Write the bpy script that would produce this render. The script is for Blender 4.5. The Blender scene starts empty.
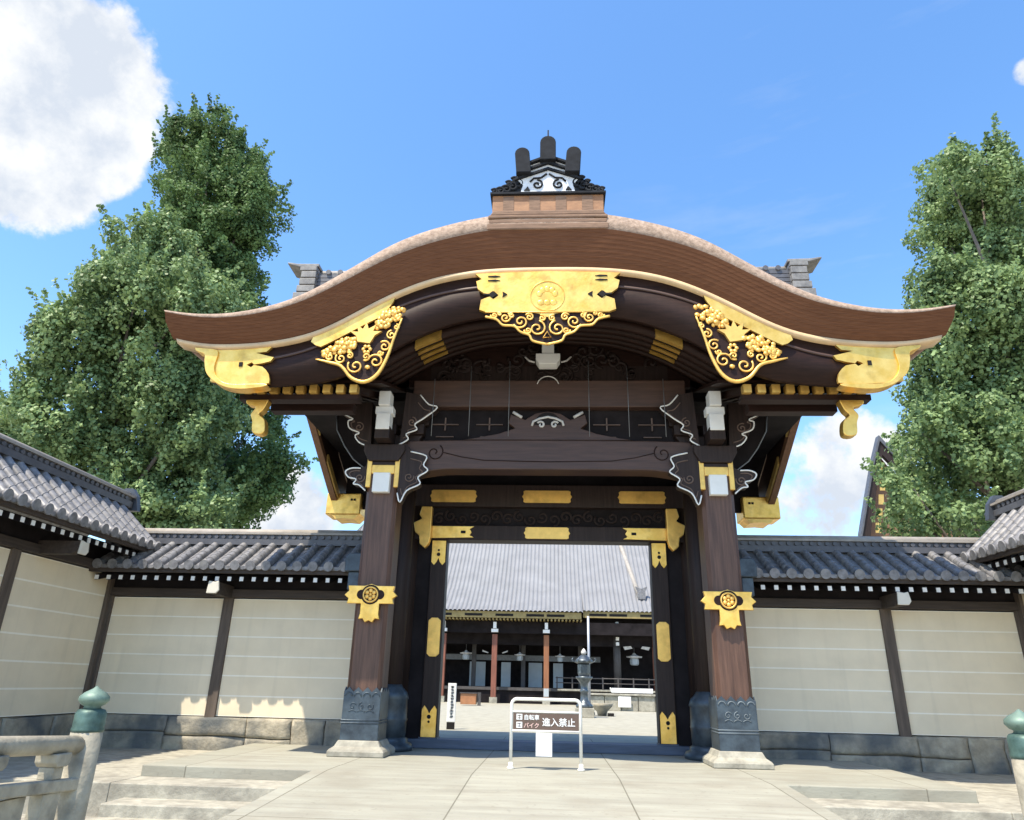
import bpy, bmesh, math, random
import numpy as np
from mathutils import Vector, Matrix, noise
random.seed(7); np.random.seed(7)
PI = math.pi; rad = math.radians
S = bpy.context.scene
C = S.collection

# ------------------------------------------------------------------ camera
cam = bpy.data.objects.new('camera', bpy.data.cameras.new('camera'))
C.objects.link(cam); S.camera = cam
cam.data.sensor_width = 36.0; cam.data.lens = 703.9/1024*36.0
cam.data.clip_end = 3000
_p, _y, _r = 0.372, 0.062, 0.024
_f = Vector((-math.sin(_y)*math.cos(_p), math.cos(_y)*math.cos(_p), math.sin(_p)))
_x = Vector((math.cos(_y), math.sin(_y), 0)); _u = _x.cross(_f)
_x2 = _x*math.cos(_r)+_u*math.sin(_r); _u2 = -_x*math.sin(_r)+_u*math.cos(_r)
M = Matrix((_x2, _u2, -_f)).transposed().to_4x4(); M.translation = Vector((0.087, -11.877, 1.057))
cam.matrix_world = M

# ------------------------------------------------------------------ light
SUN = Vector((-0.31, -0.39, 1.0)).normalized()
W = bpy.data.worlds.new('World'); S.world = W; W.use_nodes = True
sun = bpy.data.objects.new('sun', bpy.data.lights.new('sun', 'SUN')); C.objects.link(sun)
sun.data.energy = 4.8; sun.data.angle = rad(0.5); sun.data.color = (1.0, 0.90, 0.74)
sun.rotation_euler = SUN.to_track_quat('Z', 'Y').to_euler()
S.view_settings.view_transform = 'Standard'; S.view_settings.look = 'None'
S.view_settings.gamma = 1.0; S.view_settings.use_curve_mapping = False
S.view_settings.exposure = 0.68
SKY_STRENGTH = 0.12

def build_world():
    nt = W.node_tree; N = nt.nodes; L = nt.links; N.clear()
    out = N.new('ShaderNodeOutputWorld'); bg = N.new('ShaderNodeBackground'); L.new(bg.outputs[0], out.inputs[0])
    sky = N.new('ShaderNodeTexSky'); sky.sky_type = 'NISHITA'; sky.sun_disc = False
    sky.sun_elevation = math.asin(SUN.z); sky.sun_rotation = math.atan2(SUN.x, SUN.y)
    sky.air_density = 1.0; sky.dust_density = 0.6; sky.ozone_density = 1.0
    tc = N.new('ShaderNodeTexCoord')
    def math_(op, a, b=None, c=None, clamp=False):
        n = N.new('ShaderNodeMath'); n.operation = op; n.use_clamp = clamp
        for i, v in enumerate((a, b, c)):
            if v is None: continue
            if isinstance(v, (int, float)): n.inputs[i].default_value = v
            else: L.new(v, n.inputs[i])
        return n.outputs[0]
    def noise(scale, detail, stretch=None, off=(0, 0, 0), rough=.55):
        mp = N.new('ShaderNodeMapping'); L.new(tc.outputs['Generated'], mp.inputs[0])
        mp.inputs['Location'].default_value = off
        if stretch: mp.inputs['Scale'].default_value = stretch
        n = N.new('ShaderNodeTexNoise'); L.new(mp.outputs[0], n.inputs['Vector'])
        n.inputs['Scale'].default_value = scale; n.inputs['Detail'].default_value = detail; n.inputs['Roughness'].default_value = rough
        return n.outputs['Fac']
    def spot(d, r_in, r_out, k=1.0):
        v = N.new('ShaderNodeVectorMath'); v.operation = 'DOT_PRODUCT'
        L.new(tc.outputs['Generated'], v.inputs[0]); v.inputs[1].default_value = Vector(d).normalized()
        m = N.new('ShaderNodeMapRange'); m.interpolation_type = 'SMOOTHSTEP'
        L.new(v.outputs['Value'], m.inputs[0])
        m.inputs[1].default_value = math.cos(rad(r_out)); m.inputs[2].default_value = math.cos(rad(r_in))
        m.inputs[3].default_value = 0; m.inputs[4].default_value = k
        return m.outputs[0]
    n1 = noise(4.2, 9, off=(.3, .1, .7), rough=.62); n2 = noise(4.2, 9, off=(.335, .13, .64), rough=.62); nb = noise(19, 8, rough=.65)
    masks = [spot(d, a, b, k) for d, a, b, k in CLOUDS]
    m = masks[0]
    for q in masks[1:]: m = math_('MAXIMUM', m, q)
    dens = math_('ADD', math_('MULTIPLY', m, 1.15), math_('MULTIPLY_ADD', n1, 2.2, -1.62))
    dens = math_('ADD', dens, math_('MULTIPLY_ADD', nb, .9, -.45))
    mr = N.new('ShaderNodeMapRange'); mr.interpolation_type = 'SMOOTHSTEP'; L.new(dens, mr.inputs[0])
    mr.inputs[1].default_value = -.04; mr.inputs[2].default_value = 0.30
    cov = mr.outputs[0]
    # thin streaks of cirrus
    ci = noise(3.2, 6, stretch=(1.0, 1.0, 5.5), off=(.2, .9, .4), rough=.6)
    cm = N.new('ShaderNodeMapRange'); L.new(ci, cm.inputs[0]); cm.inputs[1].default_value = .56; cm.inputs[2].default_value = .85; cm.inputs[4].default_value = .22
    cimask = spot(CIRRUS, 4, 26)
    cirrus = math_('MULTIPLY', cm.outputs[0], cimask)
    shade = N.new('ShaderNodeMapRange'); L.new(math_('SUBTRACT', n2, n1), shade.inputs[0])
    shade.inputs[1].default_value = -.07; shade.inputs[2].default_value = .07; shade.inputs[3].default_value = 1.0; shade.inputs[4].default_value = .35
    cc = N.new('ShaderNodeMix'); cc.data_type = 'RGBA'; L.new(shade.outputs[0], cc.inputs[0])
    cc.inputs[6].default_value = (3.0, 3.5, 4.3, 1); cc.inputs[7].default_value = (5.3, 5.4, 5.5, 1)
    # the photograph's sky is a clear saturated azure
    hs = N.new('ShaderNodeHueSaturation'); L.new(sky.outputs[0], hs.inputs['Color'])
    hs.inputs['Saturation'].default_value = SKY_SAT; hs.inputs['Value'].default_value = SKY_VAL; hs.inputs['Hue'].default_value = .5
    mx = N.new('ShaderNodeMix'); mx.data_type = 'RGBA'
    L.new(math_('MAXIMUM', cov, cirrus), mx.inputs[0]); L.new(hs.outputs[0], mx.inputs[6]); L.new(cc.outputs[2], mx.inputs[7])
    L.new(mx.outputs[2], bg.inputs[0]); bg.inputs[1].default_value = SKY_STRENGTH
SKY_SAT, SKY_VAL = 1.22, 1.85
CLOUDS = [((-0.596, 0.529, 0.604), 2, 11, 1.0), ((-0.554, 0.56, 0.615), 1, 8.5, 1.0), ((-0.596, 0.59, 0.545), 1, 7.0, .95), ((-0.538, 0.612, 0.579), .5, 5.3, .9),
          ((0.382, 0.884, 0.271), .5, 6, .85), ((0.322, 0.919, 0.227), 1, 7, .75), ((-0.357, 0.913, 0.199), 1, 6, .8), ((0.505, 0.597, 0.623), .1, 1.3, .65)]
CIRRUS = (0.409, 0.73, 0.547)
build_world()

# ------------------------------------------------------------------ materials
def mat(name, col, rough=.6, metal=0.0, var=.25, scale=4.0, stretch=(1, 1, 1), bump=.0, bscale=None, col2=None, spec=.5, detail=6, transl=0.0, dirt=None):
    m = bpy.data.materials.new(name); m.use_nodes = True
    nt = m.node_tree; N = nt.nodes; L = nt.links
    b = N['Principled BSDF']
    b.inputs['Roughness'].default_value = rough; b.inputs['Metallic'].default_value = metal
    b.inputs['Specular IOR Level'].default_value = spec
    tc = N.new('ShaderNodeTexCoord'); mp = N.new('ShaderNodeMapping'); L.new(tc.outputs['Object'], mp.inputs[0])
    mp.inputs['Scale'].default_value = stretch
    nz = N.new('ShaderNodeTexNoise'); L.new(mp.outputs[0], nz.inputs['Vector']); nz.inputs['Scale'].default_value = scale
    nz.inputs['Detail'].default_value = detail; nz.inputs['Roughness'].default_value = .62
    rp = N.new('ShaderNodeValToRGB'); L.new(nz.outputs['Fac'], rp.inputs[0])
    c2 = col2 or tuple(min(1, c*(1+var)) for c in col); c1 = tuple(c*(1-var) for c in col)
    rp.color_ramp.elements[0].position = .30; rp.color_ramp.elements[1].position = .70
    rp.color_ramp.elements[0].color = (*c1, 1); rp.color_ramp.elements[1].color = (*c2, 1)
    last = rp.outputs[0]
    if dirt:                                        # (colour, scale, threshold) large weathering blotches
        n2 = N.new('ShaderNodeTexNoise'); L.new(tc.outputs['Object'], n2.inputs['Vector']); n2.inputs['Scale'].default_value = dirt[1]; n2.inputs['Detail'].default_value = 8
        mr = N.new('ShaderNodeMapRange'); L.new(n2.outputs['Fac'], mr.inputs[0]); mr.inputs[1].default_value = dirt[2]; mr.inputs[2].default_value = dirt[2]+.22; mr.inputs[4].default_value = dirt[3] if len(dirt) > 3 else .7
        mx = N.new('ShaderNodeMix'); mx.data_type = 'RGBA'; L.new(mr.outputs[0], mx.inputs[0]); L.new(last, mx.inputs[6]); mx.inputs[7].default_value = (*dirt[0], 1)
        last = mx.outputs[2]
    L.new(last, b.inputs['Base Color'])
    if bump:
        nb = N.new('ShaderNodeTexNoise'); L.new(mp.outputs[0], nb.inputs['Vector']); nb.inputs['Scale'].default_value = bscale or scale*3; nb.inputs['Detail'].default_value = 5
        bp = N.new('ShaderNodeBump'); bp.inputs['Strength'].default_value = bump; bp.inputs['Distance'].default_value = .02
        L.new(nb.outputs['Fac'], bp.inputs['Height']); L.new(bp.outputs[0], b.inputs['Normal'])
    if transl:
        tr = N.new('ShaderNodeBsdfTranslucent'); L.new(last, tr.inputs[0]); ms = N.new('ShaderNodeMixShader'); ms.inputs[0].default_value = transl
        L.new(b.outputs[0], ms.inputs[1]); L.new(tr.outputs[0], ms.inputs[2]); L.new(ms.outputs[0], N['Material Output'].inputs[0])
    return m
M = {}
M['bark'] = mat('cypress bark', (.30, .21, .15), .95, var=.3, scale=14, bump=.5, bscale=60, col2=(.46, .34, .255))
M['bark_edge'] = mat('cut bark edge', (.120, .046, .020), .75, spec=.2, var=.2, scale=3.5, stretch=(1.2, 3, 26), bump=.06, col2=(.165, .070, .032))
M['strip'] = mat('pale eave strip', (.60, .42, .23), .6, var=.15, scale=3)
M['soffit'] = mat('brown soffit boards', (.20, .10, .05), .6, var=.25, scale=4, stretch=(6, 1, 6))
M['dark'] = mat('dark lacquered wood', (.024, .011, .008), .55, spec=.18, var=.35, scale=3, stretch=(1, 8, 8), bump=.06)
M['mid'] = mat('aged brown wood', (.066, .034, .024), .55, var=.3, scale=2.2, stretch=(.7, 10, 10), bump=.1)
M['mid2'] = mat('worn brown wood', (.13, .085, .065), .6, var=.3)
M['pillar'] = mat('aged pillar wood', (.085, .040, .026), .55, var=.35, scale=2.5, stretch=(9, 9, .5), bump=.12, col2=(.14, .072, .046))
M['frame'] = mat('dark frame wood', (.030, .019, .016), .55, spec=.25, var=.35, scale=2.5, stretch=(9, 9, .6), bump=.08)
M['gold'] = mat('gold leaf', (.93, .53, .095), .38, .74, var=.12, scale=5, bump=.16, bscale=22, col2=(1.0, .64, .18), dirt=((.42, .22, .05), 4.5, .53, .55))
M['gold_pale'] = mat('pale gilt copper', (.90, .55, .14), .42, .55, var=.12, scale=6, bump=.05, dirt=((.42, .22, .05), 4.5, .53, .55))
M['gold_dull'] = mat('dull gilt', (.62, .42, .13), .5, .5, var=.2, scale=6)
M['white'] = mat('white lime paint', (.80, .79, .75), .7, var=.05, scale=6)
M['cream'] = mat('cream painted end', (.66, .62, .52), .7, var=.08)
M['grey_edge_highlight'] = mat('weathered white edging and finial highlight', (.55, .53, .5), .7, var=.2, scale=8)
M['copper'] = mat('dark patinated copper', (.050, .066, .085), .45, .35, var=.35, scale=5, bump=.12, col2=(.085, .115, .14))
M['pale_patina'] = mat('pale patina relief', (.15, .18, .20), .6, .2, var=.3)
M['verd_dark'] = mat('dark verdigris collar', (.045, .095, .08), .5, .3, var=.4, scale=8, bump=.15, col2=(.11, .19, .16))
M['verd'] = mat('verdigris copper', (.085, .16, .13), .55, .25, var=.3, scale=7, bump=.15, col2=(.30, .41, .32), dirt=((.04, .075, .065), 7, .46, .85))
M['tile'] = mat('smoked roof tile', (.185, .183, .188), .45, var=.45, scale=9, spec=.35, bump=.06, dirt=((.34, .325, .30), 5, .54, .5))
M['ridge_tile'] = mat('ridge tile', (.085, .086, .095), .5, var=.25, scale=5, spec=.6)
M['ridge_tile2'] = mat('grey ridge end tile', (.20, .195, .185), .6, var=.35, scale=7, bump=.1, dirt=((.09, .09, .095), 5, .5, .6))
M['tan_tile'] = mat('pale ridge capping', (.33, .30, .26), .7, var=.2, scale=5)
M['beam'] = mat('weathered wall timber', (.105, .080, .062), .8, var=.35, scale=2.5, stretch=(6, 6, .6), bump=.1)
M['beamh'] = mat('weathered wall plate', (.050, .037, .030), .7, var=.35, scale=2.5, stretch=(.7, 8, 8), bump=.1)
M['stone'] = mat('grey granite base', (.36, .32, .24), .9, var=.3, scale=6, bump=.8, bscale=18, dirt=((.075, .09, .10), 1.3, .42, .85))
M['pale_stone'] = mat('worn pale granite', (.36, .34, .275), .85, var=.25, scale=7, bump=.4, bscale=26, dirt=((.20, .185, .15), 3.2, .47, .7))
M['sand'] = mat('raked gravel court', (.335, .318, .25), .95, var=.16, scale=3, bump=.3, bscale=40)
M['earth'] = mat('street ground', (.40, .36, .29), .95, var=.2, scale=2)
M['bridge'] = mat('weathered bridge stone', (.36, .325, .245), .8, var=.25, scale=4, bump=.4, bscale=25, dirt=((.12, .11, .085), 4.5, .50, .8))
M['steel'] = mat('white painted steel', (.78, .765, .70), .45, var=.06, scale=8, dirt=((.40, .31, .2), 11, .58, .55))
M['panel'] = mat('brown sign panel', (.115, .075, .055), .5, var=.1, scale=5)
M['paper'] = mat('white paper', (.82, .82, .79), .7, var=.03, scale=8)
M['ink'] = mat('black ink', (.022, .02, .02), .8, var=.1, spec=.1)
M['pink'] = mat('faded red paint', (.75, .50, .44), .6, var=.1)
M['sill'] = mat('blue grey sill', (.075, .095, .135), .55, var=.3, scale=3, stretch=(.6, 5, 5))
M['bronze'] = mat('blackened bronze', (.07, .085, .10), .38, .6, var=.4, scale=5, bump=.2, col2=(.16, .19, .21))
M['pole'] = mat('galvanised pole', (.36, .38, .42), .45, .3, var=.1)
M['red_wood'] = mat('reddish hall pillar', (.20, .072, .045), .6, var=.3, scale=2, stretch=(6, 6, .6))
M['amber_wood'] = mat('amber hall pillar', (.26, .105, .045), .6, var=.3, scale=2, stretch=(6, 6, .6))
M['orange_wood'] = mat('orange box wood', (.36, .16, .07), .6, var=.2, scale=3)
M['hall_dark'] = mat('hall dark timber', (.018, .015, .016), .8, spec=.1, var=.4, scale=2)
M['hall_frame'] = mat('hall weathered timber', (.07, .064, .062), .7, var=.3, scale=2)
M['hall_tile'] = mat('bright weathered roof tile', (.215, .218, .225), .6, var=.12, scale=.8, spec=.3)
M['fascia'] = mat('tarnished gilt fascia', (.33, .25, .10), .6, .3, var=.25, scale=3)
M['shoji'] = mat('paper sliding screen', (.40, .44, .46), .8, var=.08, scale=2)
M['lattice'] = mat('pale lattice transom', (.20, .21, .22), .8, var=.2, scale=8)
M['ornament'] = mat('grey ornament tile', (.055, .062, .075), .45, var=.3, scale=8, bump=.15)
M['roll'] = mat('black ornament tile', (.019, .021, .025), .85, spec=.15, var=.3, scale=8)
M['orn_white'] = mat('white plaster ornament', (.62, .64, .66), .7, var=.15, scale=10)
M['ridge_wood'] = mat('orange ridge boards', (.27, .125, .052), .6, var=.25, scale=2.5, stretch=(1.5, 4, 4), col2=(.38, .19, .085))
M['bark_dark'] = mat('stacked bark courses', (.21, .13, .085), .9, var=.3, scale=5, stretch=(1, 1, 8))
M['trunk'] = mat('tree bark', (.14, .115, .095), .9, var=.35, scale=3, stretch=(4, 4, .8), bump=.5)
M['leaf'] = mat('ginkgo leaves', (.062, .125, .036), .55, var=.45, scale=.9, detail=12, col2=(.22, .34, .125), transl=.28, spec=.22)
M['leaf2'] = mat('ginkgo leaves pale', (.085, .165, .050), .5, var=.45, scale=.9, detail=12, col2=(.36, .49, .21), transl=.28, spec=.28)
M['net'] = mat('bird net wire', (.20, .21, .22), .5, .4, var=.1)

def mat_plaster(step, base):
    m = mat('five line plaster %.2f' % step, (.80, .69, .50), .9, var=.05, scale=1.6, dirt=((.72, .60, .42), 1.2, .5, .5))
    nt = m.node_tree; N = nt.nodes; L = nt.links; b = N['Principled BSDF']
    src = b.inputs['Base Color'].links[0].from_socket
    tc = N.new('ShaderNodeTexCoord'); sx = N.new('ShaderNodeSeparateXYZ'); L.new(tc.outputs['Object'], sx.inputs[0])
    def mm(op, a, v):
        n = N.new('ShaderNodeMath'); n.operation = op; L.new(a, n.inputs[0]); n.inputs[1].default_value = v; return n.outputs[0]
    f = mm('FRACT', mm('DIVIDE', mm('SUBTRACT', sx.outputs[2], base-step/2), step), 0)
    d = mm('ABSOLUTE', mm('SUBTRACT', f, .5), 0)
    mk = mm('LESS_THAN', d, .034)
    mx = N.new('ShaderNodeMix'); mx.data_type = 'RGBA'; L.new(mk, mx.inputs[0]); L.new(src, mx.inputs[6]); mx.inputs[7].default_value = (.93, .86, .72, 1)
    def streak(scale, sc, lo, hi, amt, col, prev):          # rain streaks and grime
        mp = N.new('ShaderNodeMapping'); L.new(tc.outputs['Object'], mp.inputs[0]); mp.inputs['Scale'].default_value = sc
        nz = N.new('ShaderNodeTexNoise'); L.new(mp.outputs[0], nz.inputs['Vector']); nz.inputs['Scale'].default_value = scale; nz.inputs['Detail'].default_value = 7
        mr = N.new('ShaderNodeMapRange'); L.new(nz.outputs['Fac'], mr.inputs[0]); mr.inputs[1].default_value = lo; mr.inputs[2].default_value = hi; mr.inputs[4].default_value = amt
        m2 = N.new('ShaderNodeMix'); m2.data_type = 'RGBA'; L.new(mr.outputs[0], m2.inputs[0]); L.new(prev, m2.inputs[6]); m2.inputs[7].default_value = (*col, 1); return m2.outputs[2]
    o = streak(3.0, (2.2, 2.2, .16), .54, .80, .22, (.48, .42, .31), mx.outputs[2])
    o = streak(1.1, (1, 1, 1.6), .55, .80, .30, (.52, .46, .35), o)
    L.new(o, b.inputs['Base Color'])
    return m
def mat_paving():
    m = mat('pale paving slabs', (.34, .333, .27), .8, var=.13, scale=2.2, stretch=(.35, 2.2, 1), bump=.25, bscale=22, dirt=((.24, .215, .165), 1.1, .50, .6))
    nt = m.node_tree; N = nt.nodes; L = nt.links; b = N['Principled BSDF']
    src = b.inputs['Base Color'].links[0].from_socket
    tc = N.new('ShaderNodeTexCoord'); mpb = N.new('ShaderNodeMapping'); mpb.inputs['Location'].default_value = (.915, .7, 0); L.new(tc.outputs['Object'], mpb.inputs[0])
    br = N.new('ShaderNodeTexBrick'); L.new(mpb.outputs[0], br.inputs['Vector'])
    br.offset = .0; br.squash = 1.0; br.inputs['Scale'].default_value = 1.0; br.inputs['Brick Width'].default_value = 1.83; br.inputs['Row Height'].default_value = 3.9
    br.inputs['Mortar Size'].default_value = .009; br.inputs['Mortar Smooth'].default_value = .3
    br.inputs['Color1'].default_value = (1, 1, 1, 1); br.inputs['Color2'].default_value = (.90, .90, .89, 1); br.inputs['Mortar'].default_value = (.42, .40, .36, 1)
    mx = N.new('ShaderNodeMix'); mx.data_type = 'RGBA'; mx.blend_type = 'MULTIPLY'; mx.inputs[0].default_value = 1
    L.new(src, mx.inputs[6]); L.new(br.outputs['Color'], mx.inputs[7])
    o = mx.outputs[2]
    for sc, st, lo, hi, amt, col in ((2.6, (.25, 3.0, 1), .52, .74, .55, (.23, .21, .165)), (16, (1, 1, 1), .60, .72, .45, (.20, .185, .15)), (.8, (1, 1, 1), .50, .70, .40, (.27, .25, .20))):
        mp = N.new('ShaderNodeMapping'); L.new(tc.outputs['Object'], mp.inputs[0]); mp.inputs['Scale'].default_value = st
        nz = N.new('ShaderNodeTexNoise'); L.new(mp.outputs[0], nz.inputs['Vector']); nz.inputs['Scale'].default_value = sc; nz.inputs['Detail'].default_value = 9
        mr = N.new('ShaderNodeMapRange'); L.new(nz.outputs['Fac'], mr.inputs[0]); mr.inputs[1].default_value = lo; mr.inputs[2].default_value = hi; mr.inputs[4].default_value = amt
        m2 = N.new('ShaderNodeMix'); m2.data_type = 'RGBA'; L.new(mr.outputs[0], m2.inputs[0]); L.new(o, m2.inputs[6]); m2.inputs[7].default_value = (*col, 1); o = m2.outputs[2]
    L.new(o, b.inputs['Base Color'])
    return m
M['paving'] = mat_paving()
M['plaster'] = mat_plaster(.338, .42); M['plaster_tall'] = mat_plaster(.405, .42)

# ------------------------------------------------------------------ helpers
def setp(o, label=None, cat=None, group=None, kind=None):
    if label: o['label'] = label
    if cat: o['category'] = cat
    if group: o['group'] = group
    if kind: o['kind'] = kind
    return o
def thing(name, label, cat, loc=(0, 0, 0), rotz=0.0, group=None):
    o = bpy.data.objects.new(name, None); C.objects.link(o); o.empty_display_size = .2
    o.location = loc; o.rotation_euler = (0, 0, rotz)
    return setp(o, label, cat, group)
def origin(o):
    v = Vector((0, 0, 0))
    while o is not None: v += o.location; o = o.parent
    return v
class MB:
    def __init__(s): s.bm = bmesh.new()
    def face(s, vs, smooth=False):
        try:
            f = s.bm.faces.new(vs); f.smooth = smooth; return f
        except ValueError: return None
    def box(s, x0, x1, y0, y1, z0, z1):
        v = [s.bm.verts.new(p) for p in ((x0,y0,z0),(x1,y0,z0),(x1,y1,z0),(x0,y1,z0),(x0,y0,z1),(x1,y0,z1),(x1,y1,z1),(x0,y1,z1))]
        for q in ((3,2,1,0),(4,5,6,7),(0,1,5,4),(1,2,6,5),(2,3,7,6),(3,0,4,7)): s.face([v[i] for i in q])
        return s
    def cbox(s, c, d): return s.box(c[0]-d[0]/2, c[0]+d[0]/2, c[1]-d[1]/2, c[1]+d[1]/2, c[2]-d[2]/2, c[2]+d[2]/2)
    def prism(s, pts, a, b, axis='Y'):
        mk = {'Y': lambda p, t: (p[0], t, p[1]), 'X': lambda p, t: (t, p[0], p[1]), 'Z': lambda p, t: (p[0], p[1], t)}[axis]
        A = [s.bm.verts.new(mk(p, a)) for p in pts]; B = [s.bm.verts.new(mk(p, b)) for p in pts]; n = len(pts)
        s.face(A); s.face(B[::-1])
        for i in range(n): s.face([A[i], B[i], B[(i+1) % n], A[(i+1) % n]])
        return s
    def loft(s, rows, closed=True, caps=True, smooth=False):
        R = [[s.bm.verts.new(p) for p in r] for r in rows]; n = len(rows[0])
        for i in range(len(R)-1):
            for j in range(n if closed else n-1):
                s.face([R[i][j], R[i][(j+1) % n], R[i+1][(j+1) % n], R[i+1][j]], smooth)
        if caps and closed: s.face(R[0][::-1]); s.face(R[-1])
        return s
    def tube(s, pts, r, n=8, closed=False, smooth=True):
        pts = [Vector(p) for p in pts]; m = len(pts); rows = []; up = None
        rs = r if isinstance(r, (list, tuple)) else [r]*m
        for i in range(m):
            a = pts[i-1] if (i > 0 or closed) else pts[i]; b = pts[(i+1) % m] if (i < m-1 or closed) else pts[i]
            t = (b-a); t = t.normalized() if t.length > 1e-9 else Vector((0, 0, 1))
            if up is None: up = Vector((0, 0, 1)) if abs(t.z) < .9 else Vector((1, 0, 0))
            x = t.cross(up)
            if x.length < 1e-6: x = t.orthogonal()
            x.normalize(); up = x.cross(t).normalized()
            rows.append([pts[i]+(x*math.cos(k*2*PI/n)+up*math.sin(k*2*PI/n))*rs[i] for k in range(n)])
        if closed: rows.append(rows[0])
        return s.loft(rows, True, not closed, smooth)
    def lathe(s, prof, c=(0, 0, 0), n=20, smooth=True):
        rows = [[(c[0]+r*math.cos(k*2*PI/n), c[1]+r*math.sin(k*2*PI/n), c[2]+z) for k in range(n)] for r, z in prof]
        return s.loft(rows, True, True, smooth)
    def ball(s, c, r, sc=(1, 1, 1), sub=2):
        g = bmesh.ops.create_icosphere(s.bm, subdivisions=sub, radius=r, matrix=Matrix.Translation(c) @ Matrix.Diagonal((*sc, 1)))
        for v in g['verts']:
            for f in v.link_faces: f.smooth = True
        return s
    def build(s, name, m, parent=None, world=True, bevel=0.0, label=None, kind=None):
        bmesh.ops.recalc_face_normals(s.bm, faces=s.bm.faces[:])
        if parent is not None and world:
            bmesh.ops.translate(s.bm, verts=s.bm.verts[:], vec=-origin(parent))
        me = bpy.data.meshes.new(name); s.bm.to_mesh(me); s.bm.free()
        o = bpy.data.objects.new(name, me); C.objects.link(o); me.materials.append(M[m] if isinstance(m, str) else m)
        if parent is not None: o.parent = parent
        if bevel:
            bv = o.modifiers.new('bevel', 'BEVEL'); bv.width = bevel; bv.segments = 2; bv.limit_method = 'ANGLE'; bv.angle_limit = rad(40)
        return setp(o, label, kind=kind)
def copy_part(o, parent, off=(0, 0, 0)):
    c = o.copy(); C.objects.link(c); c.parent = parent; c.location = o.location + Vector(off)
    for ch in list(o.children): copy_part(ch, c)
    return c
def sgn(pts, s): return [(p[0]*s, *p[1:]) for p in pts]
def spiral(c, r0, turns, start, hand=1, n=26, r1=.12):
    return [(c[0]+hand*(r0*(1-t)+r0*r1*t)*math.cos(start+t*turns*2*PI), c[1]+(r0*(1-t)+r0*r1*t)*math.sin(start+t*turns*2*PI)) for t in np.linspace(0, 1, n)]
def at_y(pts, y): return [(p[0], y, p[1]) for p in pts]
def curvy(P, n=4):
    out = []; P = [np.array(p, float) for p in P]
    for i in range(len(P)-1):
        a, b, c, d = P[max(i-1, 0)], P[i], P[i+1], P[min(i+2, len(P)-1)]
        for k in range(n):
            u = k/n; out.append(tuple(.5*((2*b)+(c-a)*u+(2*a-5*b+4*c-d)*u*u+(3*b-a-3*c+d)*u**3)))
    return out+[tuple(P[-1])]
def arc(c, r, a0, a1, n=10): return [(c[0]+r*math.cos(a), c[1]+r*math.sin(a)) for a in np.linspace(a0, a1, n)]

# ================================================================== setting
def sheet(name, x0, x1, y0, y1, z, m, nx=1, ny=1):
    mb = MB()
    rows = [[(x0+(x1-x0)*i/nx, y0+(y1-y0)*j/ny, z) for i in range(nx+1)] for j in range(ny+1)]
    mb.loft(rows, False, False); return mb.build(name, m, kind='structure')
sheet('ground', -900, 900, -500, 1500, -.62, 'earth')
sheet('courtyard', -60, 60, 4.9, 70, -.06, 'sand')
mb = MB(); mb.box(-5.15, 5.15, -2.1, 5.0, -.55, 0.0); mb.build('gate_platform', 'paving', kind='structure', bevel=.012)
mb = MB(); mb.box(-11, -5.153, -2.75, 4.9, -.55, -.13); mb.box(5.153, 11, -2.75, 4.9, -.55, -.13); mb.build('side_terrace', 'pale_stone', kind='structure', bevel=.012)
for s in (-1, 1):
    x0, x1 = sorted((s*2.925, s*5.15)); mb = MB(); mb.box(x0, x1, -2.75, -2.1, -.56, -.132); mb.build('stone_step', 'pale_stone', kind='structure', bevel=.012)
    x0, x1 = sorted((s*2.925, s*4.95)); mb = MB(); mb.box(x0, x1, -3.22, -2.75, -.57, -.28); mb.build('stone_step', 'pale_stone', kind='structure', bevel=.012)
    x0, x1 = sorted((s*2.925, s*12)); mb = MB(); mb.box(x0, x1, -13, -3.22, -.58, -.41); mb.build('lower_pavement', 'pale_stone', kind='structure')
mb = MB(); mb.prism([(-2.1, .002), (-1.5, .004), (-1.5, -.5), (-13.5, -.9), (-13.5, -.58)], -2.92, 2.92, 'X'); mb.build('ramp', 'paving', kind='structure')

# ================================================================== temple gate
G = thing('temple_gate', 'great dark timber gate with curved bark roof and gold fittings', 'gate', (0, 0, 0))
def smooth_fn(xs, zs, w=.22):
    X = np.linspace(-7, 7, 1401); x = np.array(xs); z = np.array(zs)
    Z = np.interp(np.abs(X), x, z); k = np.exp(-.5*(np.arange(-80, 81)*.01/w)**2); k /= k.sum()
    Zp = np.concatenate([np.full(80, Z[0]), Z, np.full(80, Z[-1])]); Z = np.convolve(Zp, k, 'valid')
    return lambda v: float(np.interp(v, X, Z))
zTop = smooth_fn([0, .5, .98, 1.48, 2.0, 2.55, 3.0, 3.5, 3.74, 4.2, 4.55, 5.0, 5.5, 5.9, 6.15, 6.6], [8.45, 8.44, 8.39, 8.27, 8.11, 7.86, 7.52, 7.16, 6.98, 6.74, 6.63, 6.53, 6.50, 6.53, 6.58, 6.66])
band = smooth_fn([0, 1, 2.4, 3.4, 4.3, 5.0, 5.5, 6.1, 7], [.45, .43, .40, .30, .20, .16, .13, .08, .08])
zFb = smooth_fn([0, .5, .97, 1.44, 1.92, 2.38, 2.93, 3.34, 3.75, 4.25, 4.81, 5.46, 5.8, 6.1, 6.6], [7.38, 7.38, 7.36, 7.31, 7.2, 7.02, 6.72, 6.45, 6.23, 6.09, 6.02, 6.0, 6.04, 6.12, 6.24])
zHb = smooth_fn([0, 1.1, 1.6, 2.1, 2.6, 3.05, 3.5, 4.3, 4.9, 5.3, 7], [6.62, 6.55, 6.42, 6.20, 5.88, 5.58, 5.42, 5.35, 5.35, 5.40, 5.7], .16)
XS = [float(v) for v in np.linspace(-6.14, 6.14, 103)]
yb = lambda x: 1.3 if abs(x) < 4.2 else 1.3-(abs(x)-4.2)*.75
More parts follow.
